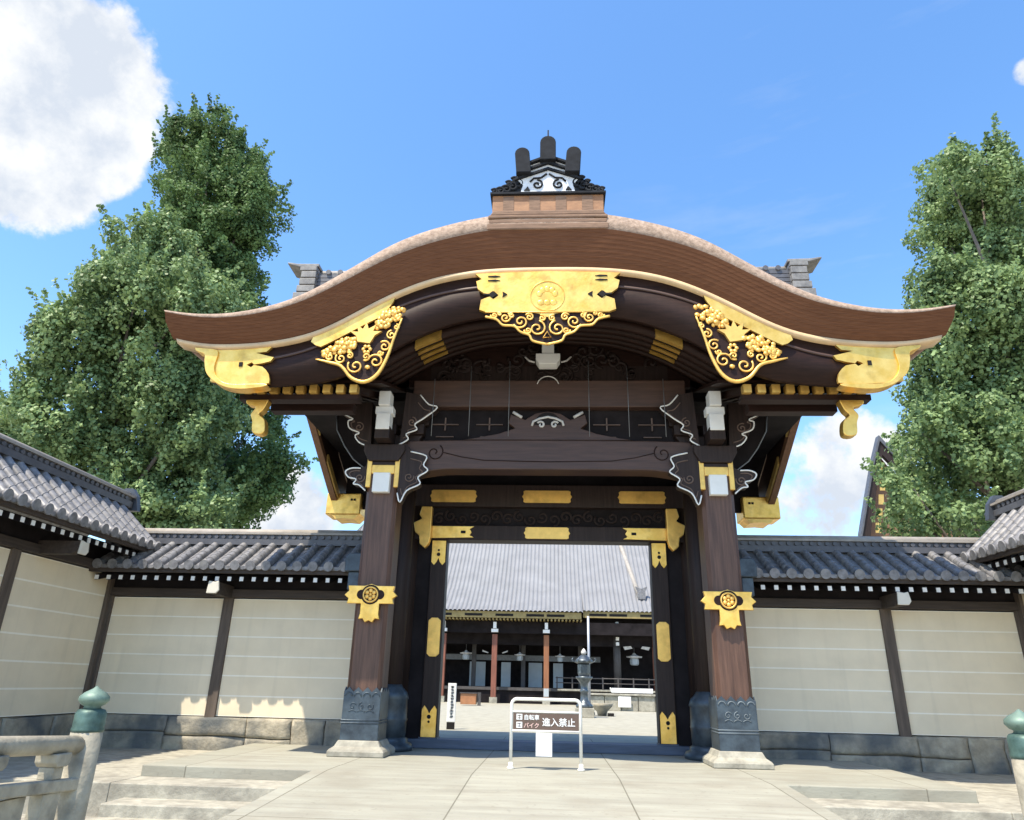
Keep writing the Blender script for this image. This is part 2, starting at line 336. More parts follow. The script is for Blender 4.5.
roof = thing('bark_roof', None, None); roof.parent = G
del_roof = roof
mb = MB()
mb.loft([[(x*.995, -2.28, zTop(x)-band(x)), (x, -2.26, zTop(x)-band(x)*.55), (x, -2.2, zTop(x)-band(x)*.2), (x, -2.08, zTop(x)), (x, -1.4, zTop(x)+.07), (x, yb(x), zTop(x)+.14), (x, yb(x), zFb(x)+.15), (x*.99, -1.7, zFb(x)+.25)] for x in XS], smooth=True)
bpy.data.objects.remove(roof); roof = mb.build('bark_roof', 'bark', G)
XE = [x*.994 for x in XS]
def edge_row(x):                                       # the cut edge: courses of bark, each a little proud of the one below
    z0, z1 = zFb(x), zTop(x)-band(x); row = []; n = 8
    for i in range(n):
        for u, inset in ((i/n, .0035), (i/n+.012, 0.0)):
            y_ = -2.06-.225*u**.85; row.append((x*(.985+.015*min(1, u*1.6)), y_+inset*(i > 0), z0+(z1-z0)*u))
    return row+[(x, -2.285, z1), (x*.99, -1.72, z1), (x*.98, -1.72, z0+.02)]
mb = MB(); mb.loft([edge_row(x) for x in XE]); mb.build('roof_edge', 'bark_edge', roof)
mb = MB(); mb.loft([[(x*.975, -2.075, zFb(x)-.005), (x*.975, -1.8, zFb(x)-.005), (x*.972, -1.8, zFb(x)-.075), (x*.972, -2.045, zFb(x)-.075)] for x in XE], smooth=True).build('eave_strip', 'strip', roof)
mb = MB(); mb.loft([[(x*.96, -1.79, zFb(x)-.03), (x*.96, yb(x)-.1, zFb(x)+.05), (x*.96, yb(x)-.1, zFb(x)-.01), (x*.96, -1.79, zFb(x)-.07)] for x in XE], smooth=True).build('soffit', 'soffit', roof)
# front bargeboard
XH = [float(v) for v in np.linspace(-5.3, 5.3, 97)]
hafu = MB().loft([[(x, -1.98, zFb(x)-.08), (x, -1.84, zFb(x)-.08), (x, -1.84, zHb(x)), (x, -1.95, zHb(x))] for x in XH], smooth=True).build('bargeboard', 'dark', G)
mb = MB(); mb.loft([[(x, -1.99, zFb(x)-.26), (x, -1.983, zFb(x)-.30), (x, -1.97, zFb(x)-.30), (x, -1.97, zFb(x)-.26)] for x in XH], smooth=True); mb.build('moulding', 'mid', hafu)

def pent(s):                                            # gold ends of the bargeboard
    mb = MB(); y = -2.03
    inner = [(-4.38, -.02), (-4.45, -.10), (-4.62, -.12), (-4.44, -.17), (-4.32, -.20), (-4.36, -.27), (-4.50, -.31), (-4.62, -.33), (-4.66, -.29), (-4.74, -.335), (-4.66, -.38), (-4.62, -.34), (-4.48, -.37), (-4.42, -.42), (-4.36, -.50), (-4.33, -.60), (-4.33, -.66)]
    top = [(x, zFb(x)-.085) for x in np.linspace(-5.28, -4.40, 12)]
    zt = zFb(-4.4)-.085; zb = zHb(-4.4)
    k = (zt-zb)/.66
    pts = top+[(x, zt+d*k) for x, d in inner]+[(x, zHb(x)-.015) for x in np.linspace(-4.45, -5.28, 10)]
    mb.prism(sgn(pts, s), y, y+.05); o = mb.build('gold_end', 'gold', hafu)
    mb = MB(); mb.cbox((s*-4.83, y-.004, zt-.33*k), (.055, .02, .075)).build('piercing', 'ink', o)
    mb = MB()
    q = [(-5.62, 5.96), (-5.30, 5.93), (-5.22, 5.86), (-5.24, 5.62), (-5.16, 5.44), (-4.95, 5.33), (-4.40, 5.33), (-4.40, 5.28), (-4.80, 5.24), (-5.10, 5.31), (-5.34, 5.50), (-5.42, 5.72), (-5.44, 5.84), (-5.58, 5.90)]
    mb.prism(sgn(curvy(q[:7]+q[7:]+q[:1])[:-1], s), -2.06, -1.86); mb.build('gold_corner', 'gold', hafu, bevel=.015)
    # strip along the upper edge
    mb = MB(); xs = np.linspace(-3.72, -2.46, 16)
    up = [(x, zFb(x)-.10) for x in xs]; lo = [(x-.03, zFb(x)-.10-.27*min(1, 6*(i+1)/16, 6*(16-i)/16)) for i, x in enumerate(xs)]
    mb.prism(sgn(up+lo[::-1], s), -2.04, -2.0); mb.build('gold_strip', 'gold', hafu)
for s in (1, -1): pent(s)

def leaf_cluster(mb, c, w, h, rot, n, y):
    for i in range(n):
        a = random.random()*2*PI; r = math.sqrt(random.random())
        dx, dz = r*math.cos(a)*w, r*math.sin(a)*h
        x = c[0]+dx*math.cos(rot)-dz*math.sin(rot); z = c[1]+dx*math.sin(rot)+dz*math.cos(rot)
        mb.ball((x, y+random.uniform(-.015, .015), z), .045, (random.uniform(.8, 1.25), .45, random.uniform(.8, 1.25)), 1)
def flower_mount(s):
    e = MB(); y = -2.03
    # dark triangular backing
    back = [(-2.32, 6.48), (-2.42, 6.14), (-2.50, 5.80), (-2.63, 5.50), (-2.82, 5.37), (-3.04, 5.44), (-3.22, 5.64), (-3.44, 5.71), (-3.64, 5.76), (-3.30, 5.98), (-2.9, 6.24)]
    e.prism(sgn(curvy(back[:9])+back[9:], s), y+.03, y+.06); p = e.build('flower_mount', 'dark', hafu)
    mb = MB()
    cb = curvy(back[:9]); mb.tube(at_y(sgn(cb, s), y), list(np.interp(np.linspace(0, 8, len(cb)), range(9), [.014, .022, .026, .03, .03, .03, .028, .024, .010])), 6)
    for c, r, st, hd in (((-2.99, 5.64), .13, 2.6, 1), ((-2.68, 5.72), .13, .2, -1), ((-2.56, 5.98), .10, .8, -1), ((-3.24, 5.77), .09, 2.4, 1), ((-2.47, 6.18), .08, 1.5, 1), ((-3.42, 5.80), .06, 2.4, 1), ((-2.84, 5.80), .07, 4.2, 1), ((-3.10, 5.82), .06, .8, -1), ((-2.62, 5.86), .05, 2.8, -1), ((-2.40, 6.32), .05, 1.5, -1)):
        mb.tube(at_y(sgn(spiral(c, r, 1.4, st, hd), s), y), .016, 5)
    for k in range(6): mb.ball((s*(-2.84+.055*math.cos(k*PI/3)), y, 5.93+.055*math.sin(k*PI/3)), .036, (1, .5, 1), 1)
    mb.ball((s*-2.80, y, 5.62), .05, (1, .5, .8), 1)
    mb.build('gold_scroll', 'gold_pale', p)
    mb = MB(); ang = math.atan2(.62, .95)*s
    leaf_cluster(mb, (s*-3.27, 5.97), .29, .13, ang*.75, 62, y); leaf_cluster(mb, (s*-2.55, 6.49), .29, .13, ang*1.05, 62, y)
    lf = []
    for k in range(5):
        a = rad(20+35*k); tip = (-2.88+.27*math.cos(a), 6.16+.24*math.sin(a)); lf += [(-2.88+.15*math.cos(a-.26), 6.16+.13*math.sin(a-.26)), tip]
    lf += [(-2.88+.15*math.cos(rad(180)), 6.16), (-3.0, 6.06), (-2.80, 6.03)]
    mb.prism(sgn(lf, s), y-.02, y+.03)
    mb.build('gold_leaf', 'gold_pale', p)
for s in (1, -1): flower_mount(s)
# centre pendant
y = -2.08
half = [(0, 7.30), (1.17, 7.26), (1.06, 7.16), (1.15, 7.12), (1.12, 6.98), (1.02, 6.90), (.92, 6.88), (.86, 6.94), (.78, 6.86), (.86, 6.79), (.92, 6.84), (1.06, 6.78), (1.08, 6.60), (.98, 6.56), (.30, 6.56), (.12, 6.52), (0, 6.46)]
mb = MB(); mb.prism(half+[(-x, z) for x, z in half[::-1][1:-1]], y, y+.06); pd = mb.build('gold_pendant', 'gold', hafu)
for s in (1, -1):
    MB().prism([(s*.64, 6.87), (s*.68, 6.90), (s*.72, 6.92), (s*.71, 6.87), (s*.72, 6.82), (s*.68, 6.84)], y-.012, y+.01).build('piercing', 'ink', pd)
    MB().prism([(s*.80, 6.87), (s*.88, 6.93), (s*.93, 6.885), (s*1.02, 6.88), (s*1.02, 6.86), (s*.93, 6.855), (s*.88, 6.81)], y-.012, y+.01).build('piercing', 'ink', pd)
    for i in range(2): MB().prism([(s*.76, 7.205-.075*i), (s*.84, 7.222-.075*i), (s*.96, 7.212-.075*i), (s*.96, 7.196-.075*i), (s*.84, 7.186-.075*i)], y-.01, y+.01).build('piercing', 'ink', pd)
mb = MB(); mb.tube([(.27*math.cos(a), y-.004, 6.84+.27*math.sin(a)) for a in np.linspace(0, 2*PI, 28, endpoint=False)], .007, 6, True)
for k in range(5):
    a = rad(18+36*k); mb.ball((.13*math.cos(a), y, 6.84+.13*math.sin(a)), .05, (1, .14, 1.2), 2)
for k in (-1, 0, 1): mb.ball((k*.1, y, 6.72), .06, (1, .12, .9), 2)
mb.build('round_crest', 'gold', pd)
lo = [(.98, 6.555), (.98, 6.47), (.80, 6.42), (.70, 6.32), (.52, 6.30), (.42, 6.20), (.28, 6.14), (.22, 6.04), (0, 5.98)]
mb = MB(); mb.prism([(-.98, 6.553), (.98, 6.553)]+lo[1:]+[(-x, z) for x, z in lo[::-1][1:-1]], y+.02, y+.05); sc = mb.build('scroll_panel', 'dark', pd)
mb = MB()
for s in (1, -1):
    mb.tube(at_y(sgn(curvy(lo[1:]), s), y), .020, 6)
    for c, r, st, hd in (((.16, 6.26), .14, 1.8, 1), ((.42, 6.38), .12, 3.6, -1), ((.66, 6.45), .09, 2.0, 1), ((.84, 6.49), .055, 3.0, -1), ((.28, 6.46), .07, .5, 1), ((.56, 6.49), .05, 1.2, -1), ((.75, 6.52), .035, 1.2, -1), ((.30, 6.22), .06, 3.0, -1), ((.08, 6.44), .06, 1.0, 1)):
        mb.tube(at_y(sgn(spiral(c, r, 1.5, st, hd), s), y), .016, 5)
mb.tube(at_y([(-.06, 6.10), (.06, 6.10), (0, 6.20)], y), .015, 5, True)
mb.tube(at_y([(-.98, 6.55), (.98, 6.55)], y), .014, 5)
mb.build('gold_scroll', 'gold_pale', sc)

# curved ribs under the roof, with gilded sleeves
for k in range(5):
    yk = -1.62+.36*k; d = .03-.098*k
    mb = MB(); mb.loft([[(x, yk, zHb(x)+.24-d), (x, yk+.13, zHb(x)+.24-d), (x, yk+.13, zHb(x)+.02-d), (x, yk, zHb(x)+.02-d)] for x in XH if abs(x) < 3.0], smooth=True)
    rib = mb.build('curved_rib', 'dark', G)
    if k < 4:
        for s in (1, -1):
            xs = np.linspace(1.74, 2.16, 24) + .02*k
            mb = MB(); mb.loft([[(s*x, yk-.035, zHb(x)+.16-d), (s*x, yk+.06, zHb(x)+.16-d), (s*x, yk+.06, zHb(x)+.005-d), (s*x, yk-.035, zHb(x)+.005-d)] for x in xs]); mb.build('gold_sleeve', 'gold', rib)
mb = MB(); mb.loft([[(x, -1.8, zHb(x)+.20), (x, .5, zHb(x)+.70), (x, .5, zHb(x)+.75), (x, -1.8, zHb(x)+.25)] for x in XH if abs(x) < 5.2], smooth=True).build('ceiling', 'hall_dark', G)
# rafters under the straight eaves, gilded ends
raf = None
for s in (1, -1):
    for k in range(9):
        x = s*(3.10+.218*k)
        if raf is None:
            mb = MB(); mb.prism([(-1.62, 5.36), (.55, 6.08), (.55, 6.20), (-1.62, 5.48)], x-.055, x+.055, 'X'); raf = mb.build('rafter', 'dark', G)
            mb = MB(); mb.box(x-.062, x+.062, -1.66, -1.52, 5.35, 5.487); mb.build('gold_cap', 'gold_pale', raf); rx = x
        else: copy_part(raf, G, (x-rx, 0, 0))
for s in (1, -1):
    x0, x1 = sorted((s*3.25, s*4.66)); mb = MB(); mb.box(x0, x1, -1.08, -.86, 5.26, 5.42).build('eave_purlin', 'dark', G, bevel=.01)
    x0, x1 = sorted((s*2.7, s*5.0)); mb = MB(); mb.prism([(-1.5, 5.58), (.5, 6.245), (.5, 6.30), (-1.5, 5.63)], x0, x1, 'X').build('eave_board', 'dark', G)
    x0, x1 = sorted((s*3.02, s*4.98)); mb = MB(); mb.box(x0, x1, -1.58, -1.38, 5.26, 5.352).build('eave_batten', 'dark', G)
    # gilded tail hanging at the eave corner
    q = [(-4.86, 5.34), (-4.52, 5.34), (-4.55, 5.12), (-4.62, 5.02), (-4.52, 4.92), (-4.50, 4.70), (-4.68, 4.70), (-4.72, 4.90), (-4.76, 5.02), (-4.70, 5.14), (-4.86, 5.20)]
    MB().prism(sgn(curvy(q+q[:1])[:-1], s), -1.56, -1.40).build('gold_tail', 'gold', G, bevel=.012)
# ridge stack on the curved roof
yr0 = -2.16
rs = MB(); rs.box(-.99, .99, yr0-.14, 1.7, 7.96, 8.08); rs.box(-.97, .97, yr0-.11, 1.7, 8.095, 8.18); rs.box(-.98, .98, yr0-.12, 1.7, 8.195, 8.26)
rs.prism([(-.96, 8.265), (.96, 8.265), (.90, 8.36), (-.90, 8.36)], yr0-.10, 1.7); rs = rs.build('ridge_base', 'bark_dark', G, bevel=.02)
mb = MB(); mb.box(-.93, .93, yr0+.02, 1.7, 8.36, 8.75); rb = mb.build('ridge_box', 'ridge_wood', G, bevel=.01)
mb = MB(); mb.box(-.97, .97, yr0-.03, 1.7, 8.752, 8.79); mb.build('ridge_cap', 'roll', rb)
for x in (-.66, -.22, .22, .66): MB().box(x-.09, x+.09, yr0+.012, yr0+.03, 8.40, 8.73).build('ridge_panel', 'bark_dark', rb)
orn = MB(); yo = yr0+.0; _n0 = set(bpy.data.objects)
orn.prism([(-.46, 8.902), (.46, 8.902), (.42, 9.06), (.54, 9.20), (.50, 9.44), (0, 9.66), (-.50, 9.44), (-.54, 9.20), (-.42, 9.06)], yo, yo+.25); orn = orn.build('ridge_ornament', 'orn_white', G)
mb = MB()
for i, z in enumerate((9.36, 9.48, 9.60)):
    w = .56-.02*i; mb.prism([(-w, z-.22), (0, z), (w, z-.22), (w, z-.175), (0, z+.045), (-w, z-.175)], yo-.04-.015*i, yo+.28)
for s in (1, -1):
    mb.tube(at_y(sgn(spiral((.18, 9.06), .10, 1.3, PI/2, 1), s), yo-.01), .018, 5)
    mb.tube(at_y(sgn([(.02, 9.28), (.12, 9.20), (.24, 9.19), (.30, 9.12)], s), yo-.01), .018, 5)
    mb.prism(sgn([(.40, 8.94), (.30, 8.94), (.34, 9.02)], s), yo-.02, yo+.02)
mb.build('ornament_roof', 'roll', orn)
mb = MB()
for s, z0, z1, lean, w in ((1, 9.24, 9.72, .03, .125), (-1, 9.24, 9.72, .03, .125), (0, 9.50, 9.95, 0, .135)):
    x0 = s*.41; x1 = x0+s*lean
    q = [(x0-w, z0), (x0+w, z0), (x1+w, z1-.08)]+arc((x1, z1-.08), w, 0, PI, 9)[1:]
    mb.prism(q, yo-.12, yo+.35)
mb.build('ornament_roll', 'roll', orn, bevel=.012)
for s in (1, -1):
    mb = MB()
    for j, (x, z, r) in enumerate(((.50, 9.10, .10), (.60, 9.04, .10), (.70, 8.99, .09), (.80, 8.96, .08), (.90, 8.95, .06), (.56, 9.18, .07), (.66, 9.11, .06))):
        mb.tube(at_y(sgn(spiral((x, z), r, 1.3, .5, 1), s), yo+.02), .026, 5)
    mb.prism(sgn([(.46, 8.902), (.94, 8.902), (.90, 8.98), (.62, 9.10), (.46, 9.16)], s), yo+.03, yo+.12)
    mb.build('ornament_fin', 'roll', orn)
MB().tube([(0, yo+.1, 9.98), (0, yo+.1, 10.32)], .014, 6).build('lightning_rod', 'ink', orn)

for o in set(bpy.data.objects)-_n0:
    o.data.transform(Matrix.Translation((0, 0, -.112)))
# main gable roof behind the curved front
top = [(.62, 8.0), (1.1, 8.62), (1.7, 9.15), (2.3, 8.62), (3.1, 7.55), (4.1, 6.55), (5.3, 5.95)]
bot = [(5.3, 5.62), (4.1, 6.18), (3.1, 7.15), (2.3, 8.2), (1.7, 8.7), (1.1, 8.2), (.62, 7.65)]
mr = MB().prism(top+bot, -5.45, 5.45, 'X').build('main_roof', 'bark', G)
MB().prism([(a, b-.004) for a, b in bot]+[(a, b-.06) for a, b in bot[::-1]], -5.05, 5.05, 'X').build('roof_lining', 'hall_dark', mr)
for s in (1, -1):
    x = s*5.12
    q = [(.2, 7.1), (1.7, 8.65), (2.3, 8.1), (3.1, 7.05), (4.1, 6.1), (5.1, 5.6), (5.1, 5.0), (4.6, 4.95), (4.0, 5.22), (3.2, 5.66), (2.5, 6.05), (1.7, 6.5), (1.0, 6.1), (.2, 5.75)]
    sb = MB().prism(q, x-.06, x+.06, 'X').build('side_bargeboard', 'dark', G)
    MB().loft([[(x-.07, a, b-.03), (x+.07, a, b-.03), (x+.07, a, b+.13), (x-.07, a, b+.13)] for a, b in ((5.1, 5.0), (4.6, 4.95), (4.0, 5.22), (3.2, 5.66), (2.5, 6.05), (1.7, 6.5), (1.0, 6.1))]).build('verge_edge', 'soffit', sb)
    low = [(5.1, 5.0), (4.6, 4.95), (4.0, 5.22), (3.2, 5.66), (2.5, 6.05), (1.7, 6.5)]
    MB().loft([[(x-s*.072, a, b+.02), (x-s*.072, a, b+.20), (x-s*.11, a, b+.20), (x-s*.11, a, b+.02)] for a, b in low[1:4]]).build('gold_strip', 'gold_dull', sb)
    MB().loft([[(x-s*.072, a, b+.02), (x-s*.072, a, b+.22), (x-s*.11, a, b+.22), (x-s*.11, a, b+.02)] for a, b in ((2.5, 6.05), (2.1, 6.28))]).build('gold_strip', 'gold_dull', sb)
    x0, x1 = sorted((s*4.46, s*5.30)); gb = MB().box(x0, x1, 4.3, 4.95, 4.72, 5.24).build('gold_beam_cap', 'gold', G, bevel=.03)
    m_ = MB()
    for i in (0, 1): m_.cbox((s*(4.62+.07*i), 4.295, 5.08), (.05, .02, .05))
    m_.build('piercing', 'ink', gb)
    q = [(s*4.50, 4.72), (s*5.15, 4.72), (s*5.05, 4.62), (s*4.85, 4.64), (s*4.6, 4.62)]
    MB().prism(q, 4.32, 4.9).build('beam_moulding', 'gold_pale', gb)
_n0 = set(bpy.data.objects)
# tile ridge of the main roof
mb = MB(); mb.box(-5.3, 5.3, 1.46, 1.94, 9.0, 9.30)
for i in range(4): mb.box(-5.3-.02*i, 5.3+.02*i, 1.48, 1.92, 9.315+.10*i, 9.40+.10*i)
for k in range(40): mb.tube([(-5.2+k*.267, 1.44, 9.74), (-5.2+k*.267, 1.96, 9.74)], .06, 8)
rg = mb.build('tile_ridge', 'ridge_tile', G)
MB().tube([(-5.5, 1.7, 9.80), (5.5, 1.7, 9.80)], .11, 10).build('ridge_capping', 'tan_tile', rg)
for s in (1, -1):
    mb = MB(); xo = s*5.3
    for i, (w, z0, z1) in enumerate(((.34, 9.0, 9.18), (.28, 9.2, 9.36), (.24, 9.38, 9.54), (.22, 9.56, 9.72), (.26, 9.74, 9.84))):
        x0, x1 = sorted((xo-s*.12, xo+s*w)); mb.box(x0, x1, 1.36, 2.04, z0, z1)
    q = [(xo-s*.15, 9.86), (xo+s*.30, 9.86), (xo+s*.58, 9.94), (xo+s*.58, 9.98), (xo+s*.34, 9.94), (xo-s*.15, 9.93)]
    mb.prism(q, 1.40, 2.0); mb.build('ridge_end', 'ridge_tile2', rg, bevel=.012)
for o in set(bpy.data.objects)-_n0: o.data.transform(Matrix.Translation((0, 0, -.16)))
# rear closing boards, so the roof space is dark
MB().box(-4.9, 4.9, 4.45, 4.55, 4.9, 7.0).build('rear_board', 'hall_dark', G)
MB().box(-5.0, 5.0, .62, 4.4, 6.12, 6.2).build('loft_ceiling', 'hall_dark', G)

# ---- pillars
def hexflower(mb, c, y, r):
    for k in range(6):
        a = k*PI/3+PI/6; mb.ball((c[0]+r*.55*math.cos(a), y, c[1]+r*.55*math.sin(a)), r*.36, (1, .4, 1), 1)
    mb.ball((c[0], y, c[1]), r*.25, (1, .6, 1), 1)
    mb.tube([(c[0]+r*math.cos(a), y, c[1]+r*math.sin(a)) for a in np.linspace(0, 2*PI, 24, endpoint=False)], .016, 5, True)
def front_pillar(s):
    x = s*2.84; h = .27
    p = MB(); c = .06
    p.prism([(x-h+c, -h), (x+h-c, -h), (x+h, -h+c), (x+h, h-c), (x+h-c, h), (x-h+c, h), (x-h, h-c), (x-h, -h+c)], .2, 4.5, 'Z'); p = p.build('pillar', 'pillar', G)
    b = MB()
    def ring(r, z): return [(x-r, -r, z), (x+r, -r, z), (x+r, r, z), (x-r, r, z)]
    b.loft([ring(.43, .002), ring(.43, .07), ring(.41, .10), ring(.35, .14), ring(.32, .20), ring(.31, .22)]); b.build('pillar_base', 'pale_stone', p, bevel=.012)
    sh = MB(); n = h+.016
    pts = [(x-n, .222), (x+n, .222), (x+n, .90)]
    for k in range(4): pts += [(x+n-(k+.5)*2*n/4, .97), (x+n-(k+1)*2*n/4, .90)]
    sh.box(x-n, x+n, -n, n, .222, .88)
    sh.prism(pts[:-1]+[(x-n, .90)], -n-.006, -n+.012)
    sh.prism([(q[0]-x, q[1]) for q in pts], x-n-.006, x-n+.012, 'X'); sh.prism([(q[0]-x, q[1]) for q in pts], x+n-.012, x+n+.006, 'X')
    sh = sh.build('copper_shoe', 'copper', p)
    m_ = MB()
    for z in (.46, .50): m_.tube([(x-n-.008, -n-.008, z), (x+n+.008, -n-.008, z), (x+n+.008, n, z), (x-n-.008, n, z)], .010, 5, True)
    for k in range(4): m_.tube(at_y(arc((x-n+(k+.5)*2*n/4, .84), .055, 0, PI, 8), -n-.01), .009, 5)
    for d in (-.135, 0, .135):
        m_.tube(at_y(spiral((x+d, .70), .055, 1.2, 1.5+d*8, 1 if d < .05 else -1), -n-.01), .007, 5); m_.tube(at_y(curvy([(x+d-.06, .62), (x+d, .645), (x+d+.06, .62)]), -n-.01), .006, 5)
    m_.build('shoe_relief', 'pale_patina' if s > 0 else 'copper', sh)
    # tie beam to the main pillar and its gold crest
    MB().box(x-.15, x+.15, -.33, 1.5, 2.12, 2.50).build('tie_beam', 'frame', p, bevel=.01)
    yy = -.36; w = .38; z0, z1 = 2.22, 2.50
    q = [(x-w, z0), (x-w+.05, z0), (x-w+.08, z0-.0), (x-.15, z0), (x-.15, 2.06), (x-.17, 1.98), (x-.10, 1.99), (x-.06, 1.93), (x, 1.96), (x+.06, 1.93), (x+.10, 1.99), (x+.17, 1.98), (x+.15, 2.06), (x+.15, z0), (x+w, z0), (x+w-.02, z0+.08), (x+w+.05, z0+.13), (x+w-.02, z0+.2), (x+w, z1), (x+.1, z1), (x, z1+.03), (x-.1, z1), (x-w, z1), (x-w+.02, z0+.2), (x-w-.05, z0+.13), (x-w+.02, z0+.08)]
    cr = MB().prism(q, yy, yy+.07).build('gold_crest', 'gold', p, bevel=.008)
    m_ = MB()
    m_.prism(arc((x, 2.36), .155, 0, 2*PI, 25)[:-1], yy-.006, yy+.01)
    for d in (-1, 1): m_.prism(arc((x+d*.15, 2.36), .075, 0, 2*PI, 17)[:-1], yy-.005, yy+.01)
    m_.build('crest_ground', 'dark', cr)
    m_ = MB(); hexflower(m_, (x, 2.36), yy-.012, .115); m_.build('crest_flower', 'gold_pale', cr)
    # gold straps at the head
    st = MB()
    for d in (-1, 1): st.box(*sorted((x+d*.20, x+d*.285)), -.31, -.20, 4.16, 4.86)
    st.box(x-.2, x+.2, -.305, -.2, 4.40, 4.56); st = st.build('gold_strap', 'gold_pale', p, bevel=.012)
    wb = MB().box(x-.145, x+.145, -.38, -.2, 4.06, 4.40).build('white_beam_end', 'white', p, bevel=.008)
    # bearing blocks
    k_ = MB(); k_.box(x-.30, x+.30, -.30, .30, 4.5, 4.62); k_.prism([(x-.26, 4.62), (x+.26, 4.62), (x+.36, 4.80), (x+.36, 4.92), (x-.36, 4.92), (x-.36, 4.80)], -.36, .36)
    k_.prism([(x-.62, 5.16), (x-.5, 4.98), (x+.5, 4.98), (x+.62, 5.16)], -.14, .14); k_.box(x-.13, x+.13, -.62, .4, 4.94, 5.16)
    for d in (-.5, 0, .5): k_.box(x+d-.14, x+d+.14, -.2, .2, 5.165, 5.36)
    k_.box(x-.7, x+.7, -.08, .12, 5.37, 5.60); k_.build('bearing_block', 'frame', p, bevel=.012)
    e = MB(); e.box(x-.10, x+.10, -.66, -.4, 5.54, 5.80); e.box(x-.155, x+.155, -.60, -.4, 5.40, 5.535); e.box(x-.12, x+.12, -.64, -.4, 5.10, 5.395); e.build('white_bracket_end', 'white', p, bevel=.01)
    # carved noses with white edging
    def nose(pts, yc, t, rim, k):
        yc -= .16; edge = [(x+s*a, b) for a, b in curvy(pts[:k])]; q = edge+[(x+s*a, b) for a, b in pts[k:]]
        o = MB().prism(q, yc, yc+t).build('carved_nose', 'frame', p)
        MB().tube(at_y(edge, yc-.006), rim, 6).build('white_edge', 'white', o)
        xm = sum(e[0] for e in edge)/len(edge); zm = sum(e[1] for e in edge)/len(edge); cx_ = x+(xm-x)*.80
        m_ = MB(); m_.tube(at_y([(cx_+(e[0]-cx_)*.72, zm+(e[1]-zm)*.72) for e in edge], yc-.004), .010, 5)
        m_.tube(at_y(spiral((cx_, zm), .09, 1.5, zm*5, s), yc-.004), .012, 5); m_.build('relief', 'mid2', o)
    # outward upper (large cloud-shaped), outward lower, inward upper, inward lower
    nose([(.25, 4.88), (.45, 4.95), (.55, 5.08), (.48, 5.14), (.66, 5.22), (.70, 5.36), (.62, 5.40), (.84, 5.52), (.95, 5.70), (.30, 5.72)], -.16, .2, .013, 9)
    nose([(.28, 4.10), (.40, 4.20), (.50, 4.22), (.46, 4.30), (.60, 4.34), (.66, 4.44), (.56, 4.50), (.40, 4.50), (.28, 4.56)], -.12, .2, .013, 8)
    nose([(-.25, 4.92), (-.40, 5.02), (-.36, 5.12), (-.54, 5.20), (-.50, 5.30), (-.66, 5.42), (-.88, 5.62), (-.72, 5.68), (-.56, 5.86), (-.30, 5.92)], -.16, .2, .013, 9)
    nose([(-.28, 4.06), (-.34, 3.90), (-.44, 4.10), (-.66, 4.22), (-.62, 4.34), (-.78, 4.46), (-.70, 4.56), (-.74, 4.72), (-.46, 4.80), (-.40, 4.92), (-.28, 5.0)], -.14, .2, .013, 9)
    # large dark bracket wing with a net-covered rim
    q = [(x+s*a, b) for a, b in ((.25, 4.45), (.45, 4.62), (.66, 4.78), (.84, 5.02), (1.02, 5.34), (1.06, 5.62), (.2, 5.62))]
    o = MB().prism(q, .10, .24).build('bracket_wing', 'hall_dark', p); MB().tube(at_y(q[:6], .09), .012, 5).build('net_edge', 'net', o)
    return p
for s in (-1, 1): front_pillar(s)
